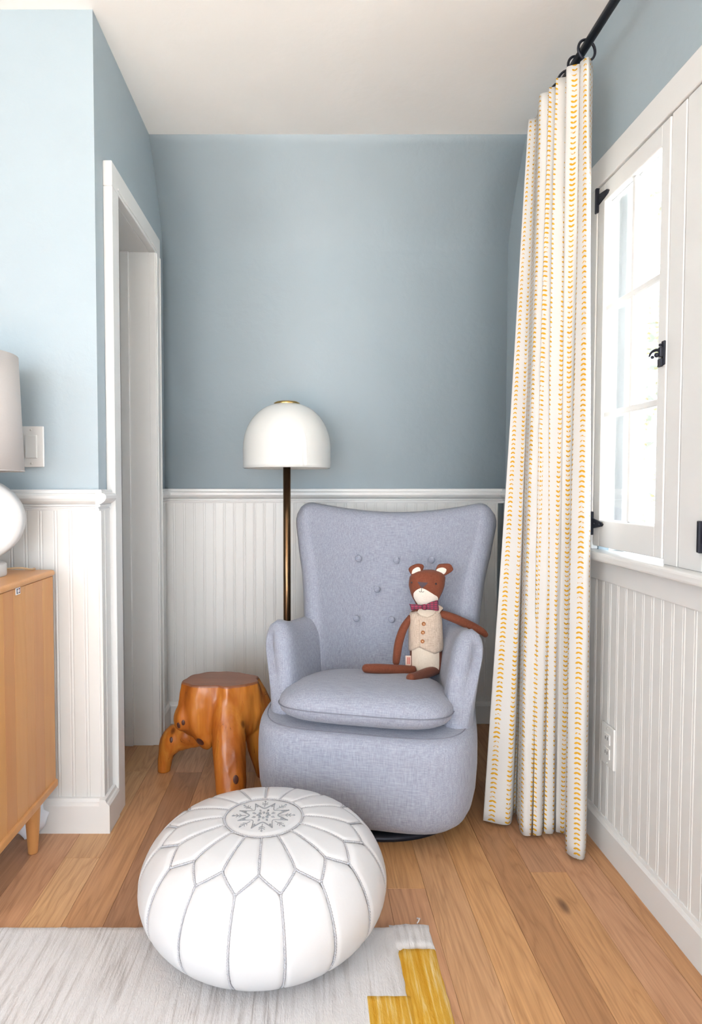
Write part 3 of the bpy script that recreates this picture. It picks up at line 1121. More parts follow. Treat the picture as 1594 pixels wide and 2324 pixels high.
# ================================================================== FLOOR LAMP
LO = (-0.083, 2.48, 0)
lamp = thing('floor_lamp', 'brass floor lamp with white glass dome shade behind armchair', 'floor lamp', LO)
lathe('base', [(.0, 0), (.135, 0), (.138, .004), (.136, .012), (.125, .017), (.03, .020), (.02, .024)], 48, 'brass', lamp)
lathe('pole', [(.0145, .02), (.0145, 1.20)], 20, 'brass', lamp)
sh = []
ZB, ZT, RS = 1.103, 1.352, .170
for i in range(7):
    sh.append((RS - .002 * i / 6 * 0, ZB + .075 * i / 6))
for i in range(1, 15):
    a = pi / 2 * i / 14
    sh.append((max(.04, RS * cos(a * .93)), ZB + .075 + (ZT - ZB - .075) * sin(a)))
inner = [(max(r - .004, .03), z - .002) for r, z in reversed(sh)]
lathe('glass_shade', [(r, z) for r, z in sh] + inner, 56, 'opal', lamp, close=True)
lathe('finial_cap', [(.0, ZT - .004), (.051, ZT - .005), (.050, ZT + .001), (.040, ZT + .006), (.022, ZT + .009), (.0, ZT + .010)], 40, 'brasscap', lamp)
lathe('socket', [(.02, 1.19), (.022, 1.26), (.012, 1.27), (.012, ZT - .004)], 20, 'brass', lamp)

# ================================================================== STUMP STOOL
SO = Vector((-0.305, 2.235, 0))
stool = thing('stump_stool', 'varnished tree root stool with carved legs beside armchair', 'stool', SO)


def stump():
    random.seed(3)
    V, Fc = [], []
    m = 48
    TS = .92
    top_poly = [(-.150, -.045), (-.085, -.078), (-.01, -.085), (.045, -.092), (.135, -.042), (.125, .02), (.07, .085), (-.02, .10), (-.09, .085), (-.135, .03)]
    P = catmull([(x, y, 0) for x, y in top_poly + top_poly[:1]], m)[:m]
    levels = [(.385, .98), (.352, 1.0), (.34, 1.03), (.31, 1.075), (.27, 1.12), (.23, 1.13), (.19, 1.06), (.165, .92), (.15, .75)]
    for z, s in levels:
        for j, p in enumerate(P):
            a = math.atan2(p.y, p.x)
            flut = 1 + 0.05 * sin(5 * a + .6) * min(1, (.37 - z) / .1) + .03 * sin(11 * a + z * 9)
            V.append((p.x * s * flut * TS, p.y * s * flut * TS, z))
    k = len(levels)
    for i in range(k - 1):
        for j in range(m):
            Fc.append((i * m + j, i * m + (j + 1) % m, (i + 1) * m + (j + 1) % m, (i + 1) * m + j))
    Fc += [tuple(range(m)), tuple((k - 1) * m + j for j in range(m))]

    def leg(pts, rads):
        nonlocal V, Fc
        c_ = catmull(pts, 18)
        r_ = [spl(list(np.linspace(0, 1, len(rads))), rads, i / 18) for i in range(19)]
        v, f = tube_data(c_, r_, 14)
        b = len(V)
        V += [tuple(x) for x in v]
        Fc += [tuple(i + b for i in q) for q in f]
    # front leg
    leg([(.03, -.030, .34), (.030, -.055, .25), (.036, -.100, .15), (.046, -.140, .06), (.050, -.162, -.02)], [.045, .060, .058, .052, .047])
    # left leg sweeping out with an elbow
    leg([(-.02, .02, .20), (-.09, .035, .150), (-.150, .045, .135), (-.188, .045, .112), (-.212, .045, .055), (-.222, .045, -.02)], [.055, .050, .050, .046, .030, .022])
    # right leg
    leg([(.08, .02, .33), (.115, .025, .24), (.128, .03, .15), (.145, .02, .07), (.165, .015, -.02)], [.05, .06, .055, .045, .038])
    # rear leg
    leg([(.0, .06, .30), (.0, .10, .2), (-.01, .13, .1), (-.015, .15, -.02)], [.05, .05, .045, .038])
    # bulge on the left shoulder and a broken root end
    leg([(-.09, -.01, .30), (-.118, -.025, .23), (-.128, -.03, .185)], [.035, .050, .034])
    leg([(-.05, -.02, .19), (-.054, -.050, .152), (-.058, -.062, .142)], [.045, .036, .026])
    leg([(.09, -.01, .30), (.115, -.01, .25), (.130, -.01, .21)], [.03, .04, .02])
    me = bpy.data.meshes.new('stump_raw')
    me.from_pydata(V, [], Fc)
    ob = bpy.data.objects.new('stump_raw', me)
    COL.objects.link(ob)
    md = ob.modifiers.new('r', 'REMESH')
    md.mode = 'VOXEL'
    md.voxel_size = 0.0055
    sm = ob.modifiers.new('s', 'SMOOTH')
    sm.iterations = 16
    sm.factor = 0.5
    dg = bpy.context.evaluated_depsgraph_get()
    me2 = bpy.data.meshes.new_from_object(ob.evaluated_get(dg))
    bpy.data.objects.remove(ob)
    bm = bmesh.new()
    bm.from_mesh(me2)
    for v in bm.verts:
        d = mnoise.noise(Vector((v.co.x * 20, v.co.y * 20, v.co.z * 6))) * .007 + mnoise.noise(Vector((v.co.x * 70, v.co.y * 70, v.co.z * 20))) * .0016
        v.co += v.normal * d
    # flat seat and flat feet
    bmesh.ops.bisect_plane(bm, geom=bm.verts[:] + bm.edges[:] + bm.faces[:], plane_co=(0, 0, .345), plane_no=(0, 0, 1), clear_outer=True)
    bmesh.ops.bisect_plane(bm, geom=bm.verts[:] + bm.edges[:] + bm.faces[:], plane_co=(0, 0, 0.0), plane_no=(0, 0, -1), clear_outer=True)
    # seat disc outline from the cut boundary
    be = [e for e in bm.edges if e.is_boundary and min(v.co.z for v in e.verts) > .34]
    nxt = {}
    for e in be:
        a, b = e.verts
        nxt.setdefault(a, []).append(b)
        nxt.setdefault(b, []).append(a)
    st = be[0].verts[0]
    loop, prev, cur = [st.co.copy()], None, st
    while True:
        c2 = [q for q in nxt[cur] if q is not prev]
        if not c2: break
        prev, cur = cur, c2[0]
        if cur is st: break
        loop.append(cur.co.copy())
    bo = [e for e in bm.edges if e.is_boundary and max(v.co.z for v in e.verts) < .01]
    if bo:
        bmesh.ops.holes_fill(bm, edges=bo, sides=0)
    bmobj('trunk', bm, 'stump', stool, True)
    n_ = len(loop)
    c0 = sum(loop, Vector()) / n_
    V2, F2 = [], []
    for sc, z in ((1.0, .345), (.985, .3495), (.95, .3515), (.5, .3515)):
        for p in loop:
            V2.append((c0.x + (p.x - c0.x) * sc, c0.y + (p.y - c0.y) * sc, z))
    for i in range(3):
        for j in range(n_):
            F2.append((i * n_ + j, i * n_ + (j + 1) % n_, (i + 1) * n_ + (j + 1) % n_, (i + 1) * n_ + j))
    F2 += [tuple(range(n_)), tuple(3 * n_ + j for j in range(n_))]
    mesh('seat_top', V2, F2, 'stumptop', stool, False)


stump()
M['knot'] = simple('dark_knot', (0.085, 0.028, 0.018), 0.4, 0, 0.3, 60)
tr_ = [c_ for c_ in stool.children if c_.name.startswith('trunk')][0]
for px, py, r_ in ((535, 1766, .0115), (415, 1641, .008), (451, 1692, .016), (402, 1650, .009), (386, 1678, .008)):
    bestv = min((v for v in tr_.data.vertices if v.normal.y < -.1), key=lambda v: (lambda a: (a[0] - px) ** 2 + (a[1] - py) ** 2 + 1e4 * (SO.y + v.co.y))(project(SO + v.co)))
    bm = bmesh.new()
    bmesh.ops.create_uvsphere(bm, u_segments=16, v_segments=8, radius=1.0)
    zq = bestv.normal.to_track_quat('Z', 'Y')
    for v in bm.verts:
        v.co = zq @ Vector((v.co.x * r_ * .8, v.co.y * r_ * 1.25, v.co.z * .0022)) + bestv.co
    bmobj('knot', bm, 'knot', stool, True)

# ================================================================== POUF
PO = Vector((-0.104, 1.456, 0.017))
pouf = thing('pouf', 'round white leather pouf with embroidered medallion on the rug', 'pouf', PO)
PR_, PH = 0.283, 0.247
# profile (r, z) from the top centre outward and down, sampled by arc length
pp = [(0.0, PH), (.045, PH), (.09, PH - .0015), (.135, PH - .006), (.18, PH - .016), (.222, PH - .037), (.254, PH - .070), (.272, PH - .105),
      (.279, PH - .138), (.274, PH - .172), (.257, PH - .202), (.230, PH - .225), (.190, PH - .240), (.135, PH - .2465), (.0, 0.0)]
pc = catmull([(r, 0, z) for r, z in pp], 400)
arc = [0.0]
for a, b in zip(pc[:-1], pc[1:]):
    arc.append(arc[-1] + (b - a).length)
ARC = arc[-1]


def prof_at(s):
    s = max(0, min(s, ARC))
    j = min(int(np.searchsorted(arc, s)), 400)
    j = max(j, 1)
    t = (s - arc[j - 1]) / max(arc[j] - arc[j - 1], 1e-9)
    p = pc[j - 1].lerp(pc[j], t)
    d = (pc[j] - pc[j - 1]).normalized()
    return max(p.x, 0), p.z, (-d.z, d.x)      # r, z, outward normal (r,z)


def psurf(th, s, h=0.0):
    r, z, nrm = prof_at(s)
    # slightly uneven stuffing
    k = 1 + .012 * sin(2 * th + .8) + .008 * sin(3 * th)
    z2 = z * (1 + .02 * sin(th + 2.6) * min(1, r / .2))
    rr = r * k + nrm[0] * h
    return Vector((rr * cos(th), rr * sin(th), z2 + nrm[1] * h))


sM, sA, sB, sE = 0.090, 0.198, 0.238, ARC - 0.120
NP = 16
TH0 = -pi / 2 + 0.02          # a seam points at the viewer
core = []
mC = 96
V, Fc = [], []
rows = [ARC * i / 60 for i in range(1, 60)]
for s in rows:
    for j in range(mC):
        V.append(psurf(2 * pi * j / mC, s, -0.0035))
for i in range(len(rows) - 1):
    for j in range(mC):
        Fc.append((i * mC + j, i * mC + (j + 1) % mC, (i + 1) * mC + (j + 1) % mC, (i + 1) * mC + j))
Fc += [tuple(range(mC)), tuple((len(rows) - 1) * mC + j for j in range(mC))]
mesh('core', V, Fc, 'leather', pouf, True)


def zig(th):
    """arc length of the zig-zag seam at angle th"""
    t = ((th - TH0) / (2 * pi / NP)) % 1.0
    return sA + (sB - sA) * (1 - abs(2 * t - 1))


def panel(name, t0, t1, f0, f1, nu=12, nv=16, edge=.010, puff=.0045):
    V, Fc = [], []
    for i in range(nu + 1):
        th = t0 + (t1 - t0) * i / nu
        a, b = f0(th), f1(th)
        for j in range(nv + 1):
            s = a + (b - a) * j / nv
            r = prof_at(s)[0]
            d = min((th - t0) * r, (t1 - th) * r, s - a, b - s)
            q = min(max(d, 0) / edge, 1)
            h = -.0012 + (puff + .0012) * math.sqrt(1 - (1 - q) ** 2)
            V.append(psurf(th, s, h))
    for i in range(nu):
        for j in range(nv):
            Fc.append((i * (nv + 1) + j, (i + 1) * (nv + 1) + j, (i + 1) * (nv + 1) + j + 1, i * (nv + 1) + j + 1))
    return mesh(name, V, Fc, 'leather', pouf, True)


st_ = 2 * pi / NP
for k in range(NP):
    a = TH0 + k * st_
    panel('top_panel', a, a + st_, lambda th: sM, zig)
    panel('side_panel', a - st_ / 2, a + st_ / 2, zig, lambda th: sE, 14, 22)
# centre medallion
V, Fc = [], []
mC = 64
rws = [sM * i / 10 for i in range(1, 11)]
for s in rws:
    q = min((sM - s) / .008, 1)
    for j in range(mC):
        V.append(psurf(2 * pi * j / mC, s, -.0012 + .0042 * math.sqrt(max(0, 1 - (1 - q) ** 2))))
for i in range(len(rws) - 1):
    for j in range(mC):
        Fc.append((i * mC + j, i * mC + (j + 1) % mC, (i + 1) * mC + (j + 1) % mC, (i + 1) * mC + j))
Fc.append(tuple(range(mC)))
mesh('medallion', V, Fc, 'leather', pouf, True)


# twisted stitching along every seam
def rope(fn, L, rad=.0025):
    n_ = max(6, int(L / .0016))
    pts = [fn(i / n_) for i in range(n_ + 1)]
    rr = [rad * (0.45 + 0.65 * abs(sin(i * pi / 3.6))) for i in range(n_ + 1)]
    return pts, rr


ropes = [rope(lambda t: psurf(2 * pi * t, sM, .0012), 2 * pi * .088)]
for k in range(NP):
    a = TH0 + k * st_
    ropes.append(rope(lambda t, a=a: psurf(a, sM + (sA - sM) * t, .0012), sA - sM))
    ropes.append(rope(lambda t, a=a: psurf(a + st_ / 2 * t, sA + (sB - sA) * t, .0012), .065))
    ropes.append(rope(lambda t, a=a: psurf(a + st_ - st_ / 2 * t, sA + (sB - sA) * t, .0012), .065))
    ropes.append(rope(lambda t, a=a: psurf(a + st_ / 2, sB + (sE - sB) * t, .0012), sE - sB))
tubes('stitching', ropes, 'stitch', pouf, 5)

# embroidery on the medallion: eight pointed star, sprigs and lozenges
def emb(x, y, h=.0034):
    r = math.hypot(x, y)
    return psurf(math.atan2(y, x), r, h)


strokes = []
def stroke(p, w=.0010):
    P = catmull([(x, y, 0) for x, y in p], max(4, 5 * (len(p) - 1)))
    strokes.append(([emb(q.x, q.y) for q in P], w * 1.35))


for k in range(8):
    a = pi / 8 + k * pi / 4
    a2 = a + pi / 4
    tip = (.062 * cos(a), .062 * sin(a))
    tip2 = (.062 * cos(a2), .062 * sin(a2))
    mid = (.033 * cos((a + a2) / 2), .033 * sin((a + a2) / 2))
    stroke([tip, (.045 * cos(a + .12), .045 * sin(a + .12)), mid, (.045 * cos(a2 - .12), .045 * sin(a2 - .12)), tip2], .0011 if k % 2 else .0007)
    # sprig between the points
    am = (a + a2) / 2
    e = Vector((cos(am), sin(am)))
    t = Vector((-e.y, e.x))
    stroke([tuple(e * .040), tuple(e * .066)], .0006)
    for rr in (.050, .057):
        for sg in (-1, 1):
            stroke([tuple(e * rr), tuple(e * (rr + .006) + t * sg * .007)], .0006)
    strokes.append(([emb(*(e * .066)), emb(*(e * .0695)), emb(*(e * .073))], [.0008, .0026, .0008]))
    # lozenges
    b_ = Vector((cos(a), sin(a)))
    strokes.append(([emb(*(b_ * .043)), emb(*(b_ * .047)), emb(*(b_ * .051))], [.0006, .0029, .0006]))
    for rr, w in ((.012, .0028), (.024, .0022)):
        c_ = b_ if rr > .02 else e
        strokes.append(([emb(*(c_ * (rr - .005))), emb(*(c_ * rr)), emb(*(c_ * (rr + .005)))], [.0006, w * 1.3, .0006]))
tubes('embroidery', strokes, 'embroid', pouf, 5)

# ================================================================== RUG
RO = (0.0, 1.0, 0.0)
rug = thing('rug', 'white heathered wool rug with mustard stepped border under the pouf', 'rug', RO)


def rug_piece(name, x0, x1, y0, y1, mat, h, seed, far=False):
    random.seed(seed)
    st2 = .012
    nx_ = max(2, int((x1 - x0) / st2)); ny_ = max(2, int((y1 - y0) / st2))
    V, Fc = [], []
    for i in range(nx_ + 1):
        for j in range(ny_ + 1):
            x = x0 + (x1 - x0) * i / nx_
            y = y0 + (y1 - y0) * j / ny_
            e = min(i, nx_ - i, j, ny_ - j)
            z = h + mnoise.noise(Vector((x * 60, y * 25, seed))) * .0012
            if e == 0: z = .002
            if e == 0:
                x += mnoise.noise(Vector((x * 40, y * 40, 3))) * .003
                y += mnoise.noise(Vector((x * 50, y * 40, 9))) * .004
            V.append((x - RO[0], y - RO[1], z))
    for i in range(nx_):
        for j in range(ny_):
            a = i * (ny_ + 1) + j
            Fc.append((a, a + ny_ + 1, a + ny_ + 2, a + 1))
    return mesh(name, V, Fc, mat, rug, True)


rug_piece('white_field', -1.5, .201, -.9, 1.452, 'rug', .0105, 1)
rug_piece('white_field', .190, .282, 1.378, 1.462, 'rug', .0102, 2)
rug_piece('mustard_step', .198, .281, -.9, 1.383, 'mustard', .0112, 3)
rug_piece('mustard_step', .106, .212, -.9, 1.252, 'mustard', .0114, 4)
# a loose thread at the corner
tube('loose_thread', catmull([(.255, .458, .008), (.262, .468, .011), (.258, .476, .008), (.266, .478, .005)], 10), .0016, 'rug', rug, 5)

# ================================================================== CABINET
CBX1, CBY1, CBY0, CBX0, CBT = -0.742, 1.852, 1.40, -1.95, 0.79
KO = (CBX1 - .4, (CBY0 + CBY1) / 2, 0)
cab = thing('wooden_cabinet', 'honey coloured wooden cabinet on tapered legs with small badge', 'cabinet', KO)
box('body', (CBX0, CBX1 - .012, CBY0 + .012, CBY1 - .004, .172, CBT - .019), 'cabinet', cab, .002, 1, KO)
# side panel made of glued boards of slightly different tone
ys = [CBY0 + .012, 1.475, 1.545, 1.60, 1.665, 1.715, 1.775, CBY1 - .004]
tones = [.97, 1.04, .93, 1.03, 1.0, .96, 1.05]
for i, (a, b) in enumerate(zip(ys[:-1], ys[1:])):
    key = 'cab%d' % i
    t = tones[i]
    M[key] = m_wood('maple_board_tone', (0.55 * t, 0.27 * t, 0.10 * t), (0.66 * t, 0.36 * t * t, 0.155 * t), (0.70 * t, 0.40 * t, 0.19 * t), 7.0, 0.38, 2, 90)
    box('side_board', (CBX1 - .014, CBX1 - .001, a, b, .172, CBT - .019), key, cab, .0006, 1, KO)
tp = [(0, -.030), (0, -.006)]
bm = bmesh.new()
boxbm(bm, CBX0 - .004 - KO[0], CBX1 + .006 - KO[0], CBY0 - KO[1], CBY1 - KO[1], CBT - .018, CBT, .0085, 4)
bmobj('top', bm, 'cabtop', cab)
box('bottom_moulding', (CBX0, CBX1 + .006, CBY0 + .004, CBY1 - .002, .150, .174), 'cabinet', cab, .006, 3, KO)
for x, y in ((CBX1 - .034, CBY1 - .090), (CBX1 - .034, CBY0 + .07), (CBX0 + .05, CBY1 - .090), (CBX0 + .05, CBY0 + .07)):
    lathe('leg', [(.0, 0), (.0125, 0), (.0135, .003), (.023, .150), (.023, .156), (0, .156)], 20, 'cabinet', cab, off=(x - KO[0], y - KO[1], 0))
for i in range(3):
    z0 = .19 + i * .19
    dw = box('drawer', (CBX0 + .03, CBX1 - .03, CBY0 + .002, CBY0 + .014, z0, z0 + .175), 'cabinet', cab, .003, 2, KO)
    box('drawer_pull', (-1.5, -1.2, CBY0 - .016, CBY0 + .002, z0 + .08, z0 + .095), 'cabinet', dw, .004, 2, KO)
bd = atX(40.5, 1341, CBX1)
bg = box('badge', (CBX1 - .001, CBX1 + .0012, bd.y - .0125, bd.y + .0125, bd.z - .0095, bd.z + .0095), 'badgew', cab, .0008, 1, KO)
bg['label'] = 'small white-bordered enamel badge'
box('badge_centre', (CBX1 + .0012, CBX1 + .0018, bd.y - .0095, bd.y + .0095, bd.z - .0065, bd.z + .0065), 'badge', bg, 0, 1, KO)
for k in range(3):
    box('badge_letter', (CBX1 + .0018, CBX1 + .0021, bd.y - .006 + k * .0045, bd.y - .0035 + k * .0045, bd.z - .0035, bd.z + .0035), 'badgew', bg, 0, 1, KO)

# cloth bundle on the floor behind the leg
cl = []
random.seed(8)
bm = bmesh.new()
bmesh.ops.create_icosphere(bm, subdivisions=3, radius=1.0)
cc = atZ(50, 1922) + Vector((0, .06, .05))
for v in bm.verts:
    n_ = v.co.normalized()
    k = 1 + .35 * mnoise.noise(n_ * 2.2)
    v.co = Vector((n_.x * .045 * k, n_.y * .04 * k, max(n_.z * .05 * k, -.05)))
cb = bmobj('folded_cloth', bm, 'cloth', None, True)
cb.location = cc
tag(cb, 'crumpled pale cloth on the floor under the wooden cabinet', 'cloth')

# ================================================================== TABLE LAMP
TO = (-0.915, 1.70, CBT)
tl = thing('table_lamp', 'white ceramic disc table lamp with tapered grey shade on cabinet', 'table lamp', TO)
lathe('foot', [(0, 0), (.098, 0), (.099, .004), (.099, .030), (.097, .034), (0, .034)], 40, 'ceramic', tl)
# upright disc facing the viewer
def disc_mid(a, rr):
    return (.148 * rr * cos(a), 0, .034 + .118 + .120 * rr * sin(a))
V, Fc = [], []
m = 56
ringp = [(0.0, -.030), (.90, -.030), (.97, -.027), (1.0, -.020), (1.0, .020), (.97, .027), (.90, .030), (0.0, .030)]
for rr, y in ringp:
    for j in range(m):
        p = disc_mid(2 * pi * j / m, rr)
        V.append((p[0], y, p[2]))
for i in range(len(ringp) - 1):
    for j in range(m):
        Fc.append((i * m + j, i * m + (j + 1) % m, (i + 1) * m + (j + 1) % m, (i + 1) * m + j))
o = mesh('disc_body', V, Fc, 'ceramic', tl, True)
bm = bmesh.new(); bm.from_mesh(o.data); bmesh.ops.remove_doubles(bm, verts=bm.verts, dist=1e-5); bm.to_mesh(o.data); bm.free()
o.rotation_euler = (0, 0, R(14))
lathe('neck', [(.012, .26), (.012, .45)], 16, 'brass', tl)
SB, ST = 1.072 - CBT, 1.380 - CBT
lathe('shade', [(.148, SB), (.137, ST), (.1355, ST), (.1465, SB)], 56, 'shade', tl, close=True)
tube('shade_rim', [(.1475 * cos(2 * pi * i / 48), .1475 * sin(2 * pi * i / 48), SB + .001) for i in range(49)], .0018, 'shade', tl, 6)
tubes('shade_ring', [([(-.136, 0, ST - .02), (.136, 0, ST - .02)], .0015), ([(0, -.136, ST - .02), (0, .136, ST - .02)], .0015)], 'brass', tl)
lathe('finial', [(0, ST - .03), (.012, ST - .03), (.012, ST - .012), (0, ST - .008)], 16, 'brass', tl)
tube('power_cord', catmull([(.06, .05, .012), (.10, .09, .012), (.122, .115, .005), (.125, .135, .004), (.118, .148, .003)], 24), .003, 'cord', tl, 6)

# ================================================================== SWITCH AND OUTLET
sw = thing('light_switch', 'white rocker light switch on the blue wall', 'light switch', (-.8145, YS, 1.148))
swo = (-.8145, YS, 1.148)
box('plate', (-.8515, -.7775, YS - .007, YS, 1.088, 1.208), 'plate', sw, .003, 3, swo)
box('rocker', (-.832, -.797, YS - .011, YS - .005, 1.114, 1.182), 'plate', sw, .002, 2, swo)
for z in (1.099, 1.197):
    lathe('screw', [(0, 0), (.0032, 0), (.0032, .0012), (0, .0016)], 12, 'screw', sw).matrix_local = Matrix.Translation((0, -.007, z - 1.148)) @ Matrix.Rotation(R(90), 4, 'X')
XO = XR - .009
oy, oz = 1.755, .309
ou = thing('power_outlet', 'white duplex power outlet on the beadboard below the window', 'power outlet', (XO, oy, oz))
oo = (XO, oy, oz)
box('plate', (XO - .007, XO, oy - .037, oy + .037, oz - .058, oz + .058), 'plate', ou, .003, 2, oo)
for dz in (-.02, .02):
    rc = box('receptacle', (XO - .0095, XO - .006, oy - .017, oy + .017, oz + dz - .0145, oz + dz + .0145), 'plate', ou, .001, 1, oo)
    for dy in (-.006, .006):
        box('slot', (XO - .0098, XO - .0093, oy + dy - .0012, oy + dy + .0012, oz + dz - .003, oz + dz + .006), 'slot', rc, 0, 1, oo)
for dz in (-.048, .048):
    lathe('screw', [(0, 0), (.003, 0), (.003, .0012), (0, .0016)], 10, 'screw', ou).matrix_local = Matrix.Translation((-.007, 0, dz)) @ Matrix.Rotation(R(-90), 4, 'Y')

# ================================================================== CURTAIN
RODX, RODZ = 0.752, 2.222
rod = thing('curtain_rod', 'black iron curtain rod below the ceiling', 'curtain rod', (RODX, 1.1, RODZ))
rdo = (RODX, 1.1, RODZ)
tube('pole', [(RODX, -.2, RODZ), (RODX, 2.13, RODZ)], .0115, 'black', rod, 14, rdo)
for y in (2.10, 0.4):
    br = tube('bracket', catmull([(XR, y, RODZ + .0), (XR - .05, y, RODZ - .012), (RODX + .004, y, RODZ - .016), (RODX - .012, y, RODZ - .004)], 12), .005, 'black', rod, 8, rdo)
    box('bracket_plate', (XR - .005, XR, y - .014, y + .014, RODZ - .03, RODZ + .03), 'black', br, .001, 1, rdo)
bm = bmesh.new()
bmesh.ops.create_uvsphere(bm, u_segments=16, v_segments=10, radius=.019)
for v in bm.verts: v.co += Vector((0, 2.145 - 1.1, 0))
bmobj('end_finial', bm, 'black', rod, True)

ZTOP = 2.178
# pleat line along the heading (pixels of the photo dropped to the heading height) and along the hem
top_px = [(1200, 271), (1217, 266), (1222, 244), (1225, 216), (1245, 208), (1250, 204), (1247, 199), (1261, 196), (1267, 187), (1263, 178), (1285, 174), (1290, 165), (1287, 152), (1314, 145), (1320, 146), (1318, 140), (1337, 129), (1347, 150)]
bot_px = [(1097, 1862), (1155, 1872), (1168, 1846), (1183, 1890), (1203, 1897), (1209, 1887), (1211, 1895), (1228, 1896), (1234, 1884), (1236, 1891), (1255, 1892), (1261, 1880), (1263, 1888), (1282, 1893), (1283, 1910), (1288, 1937), (1325, 1950), (1331, 1905)]
T = [atZ(x, y, ZTOP) for x, y in top_px]
B = [atZ(x, y, 0.012) for x, y in bot_px]
# heading stays close to the rod; take out drift so that every pleat hangs near it
NC, NV_ = 170, 60


def resample(P, n):
    return catmull(P, n)


Tc, Bc = resample(T, NC), resample(B, NC)
# extra soft waves along the hem side
arcB = [0.0]
for i in range(NC):
    arcB.append(arcB[-1] + 0.5 * ((Tc[i + 1] - Tc[i]).length + (Bc[i + 1] - Bc[i]).length))
V, Fc, UV = [], [], []
curt_o = Vector((RODX, 1.9, 0))
for i in range(NC + 1):
    for j in range(NV_ + 1):
        v = j / NV_
        p = Bc[i].lerp(Tc[i], v)
        w = v * (1 - v) * 4
        p = p + Vector((.010 * sin(i * .16 + v * 3), .014 * sin(i * .21 + v * 2.1), 0)) * w * .6
        p.x = min(p.x, XR - .030)
        V.append(p - curt_o)
        UV.append((arcB[i], v * 2.17))
for i in range(NC):
    for j in range(NV_):
        a = i * (NV_ + 1) + j
        Fc.append((a, a + NV_ + 1, a + NV_ + 2, a + 1))
cur = thing('curtain', 'white curtain printed with rows of mustard half moons', 'curtain', curt_o)
me = bpy.data.meshes.new('fabric_panel')
me.from_pydata([tuple(v) for v in V], [], Fc)
uvl = me.uv_layers.new(name='UVMap')
for lp in me.loops:
    uvl.data[lp.index].uv = UV[lp.vertex_index]
fp = link('fabric_panel', me, 'curtain', cur, True)
so = fp.modifiers.new('thickness', 'SOLIDIFY')
so.thickness = .0022
# top tab seen against the wall
tb = atZ(1340, 152, ZTOP)
# rings
bmr = bmesh.new()
n1, n2 = 28, 8
RR, rr_ = .027, .0036
ring_v = []
for i in range(n1):
    a = 2 * pi * i / n1
    for j in range(n2):
        b = 2 * pi * j / n2
        ring_v.append(((RR + rr_ * cos(b)) * cos(a), rr_ * sin(b), (RR + rr_ * cos(b)) * sin(a)))
ring_f = [(i * n2 + j, i * n2 + (j + 1) % n2, ((i + 1) % n1) * n2 + (j + 1) % n2, ((i + 1) % n1) * n2 + j) for i in range(n1) for j in range(n2)]
rme = bpy.data.meshes.new('curtain_ring')
rme.from_pydata(ring_v, [], ring_f)
rme.materials.append(M['black'])
for p in rme.polygons: p.use_smooth = True
ry = [1.775, 1.842, 1.90, 1.955, 2.01, 2.065]
which = ['nearest the viewer', 'second from the viewer', 'third from the viewer', 'fourth from the viewer', 'fifth from the viewer', 'farthest from the viewer']
random.seed(2)
for y, wn_ in zip(ry, which):
    o = bpy.data.objects.new('curtain_ring', rme)
    COL.objects.link(o)
    o.location = (RODX + .001, y, RODZ - RR + rr_ + .0112 + .0)
    o.rotation_euler = (0, 0, R(random.uniform(-18, 18)))
    tag(o, 'black metal curtain ring on the rod, ' + wn_, 'curtain ring', None, 'curtain rings on the rod')

# ================================================================== BEAR DOLL
BY = 2.165
s1 = 1.0
pxm = BY / FPX          # metres per pixel at the bear
be_o = atY(967, 1528, BY)
bear = thing('bear_doll', 'brown fabric bear doll in linen vest sitting on the armchair', 'doll', be_o)


def fbody(rows_, depth, yc):
    """rows: (py, xl, xr) outline rows -> front surface function + section list"""
    R_ = []
    for py, xl, xr, d in rows_:
        a, b = atY(xl, py, yc), atY(xr, py, yc)
        R_.append((a.z, (a.x + b.x) / 2, (b.x - a.x) / 2, d))
    R_.sort()
    zs = [r[0] for r in R_]
    g = lambda i: (lambda z: spl(zs, [r[i] for r in R_], z))
    return zs, g(1), g(2), g(3), yc


def body_mesh(name, F_, mat, parent, nz=30, m=40, n=2.4):
    zs, cx, hw_, hd_, yc = F_
    secs = []
    for i in range(nz + 1):
        z = zs[0] + (zs[-1] - zs[0]) * i / nz
        sec = []
        for j in range(m):
            th = 2 * pi * j / m
            x, y = superell(hw_(z), hd_(z), hd_(z), n, th)
            sec.append((cx(z) + x - be_o.x, yc + y - be_o.y, z - be_o.z))
        secs.append(sec)
    return loft(name, secs, m, mat, parent)


def fsurf(F_, x, z, off=0.0, n=2.4):
    zs, cx, hw_, hd_, yc = F_
    w = hw_(z)
    t = max(-1, min(1, (x - cx(z)) / w))
    return Vector((x, yc - hd_(z) * (max(0, 1 - abs(t) ** n)) ** (1 / n) - off, z))


def patch(name, F_, rows_, mat, parent, off=.0012, nx_=14, nz=14):
    """rows: (py, xl, xr) pixels -> patch lying on the body front"""
    yc = F_[4]
    rw = []
    for py, xl, xr in rows_:
        a, b = atY(xl, py, yc), atY(xr, py, yc)
        rw.append((a.z, a.x, b.x))
    rw.sort()
    zs = [r[0] for r in rw]
    V, Fc = [], []
    for i in range(nz + 1):
        z = zs[0] + (zs[-1] - zs[0]) * i / nz
        xl, xr = spl(zs, [r[1] for r in rw], z), spl(zs, [r[2] for r in rw], z)
        for j in range(nx_ + 1):
            V.append(fsurf(F_, xl + (xr - xl) * j / nx_, z, off) - be_o)
    for i in range(nz):
        for j in range(nx_):
            a = i * (nx_ + 1) + j
            Fc.append((a, a + 1, a + nx_ + 2, a + nx_ + 1))
    return mesh(name, V, Fc, mat, parent, True)


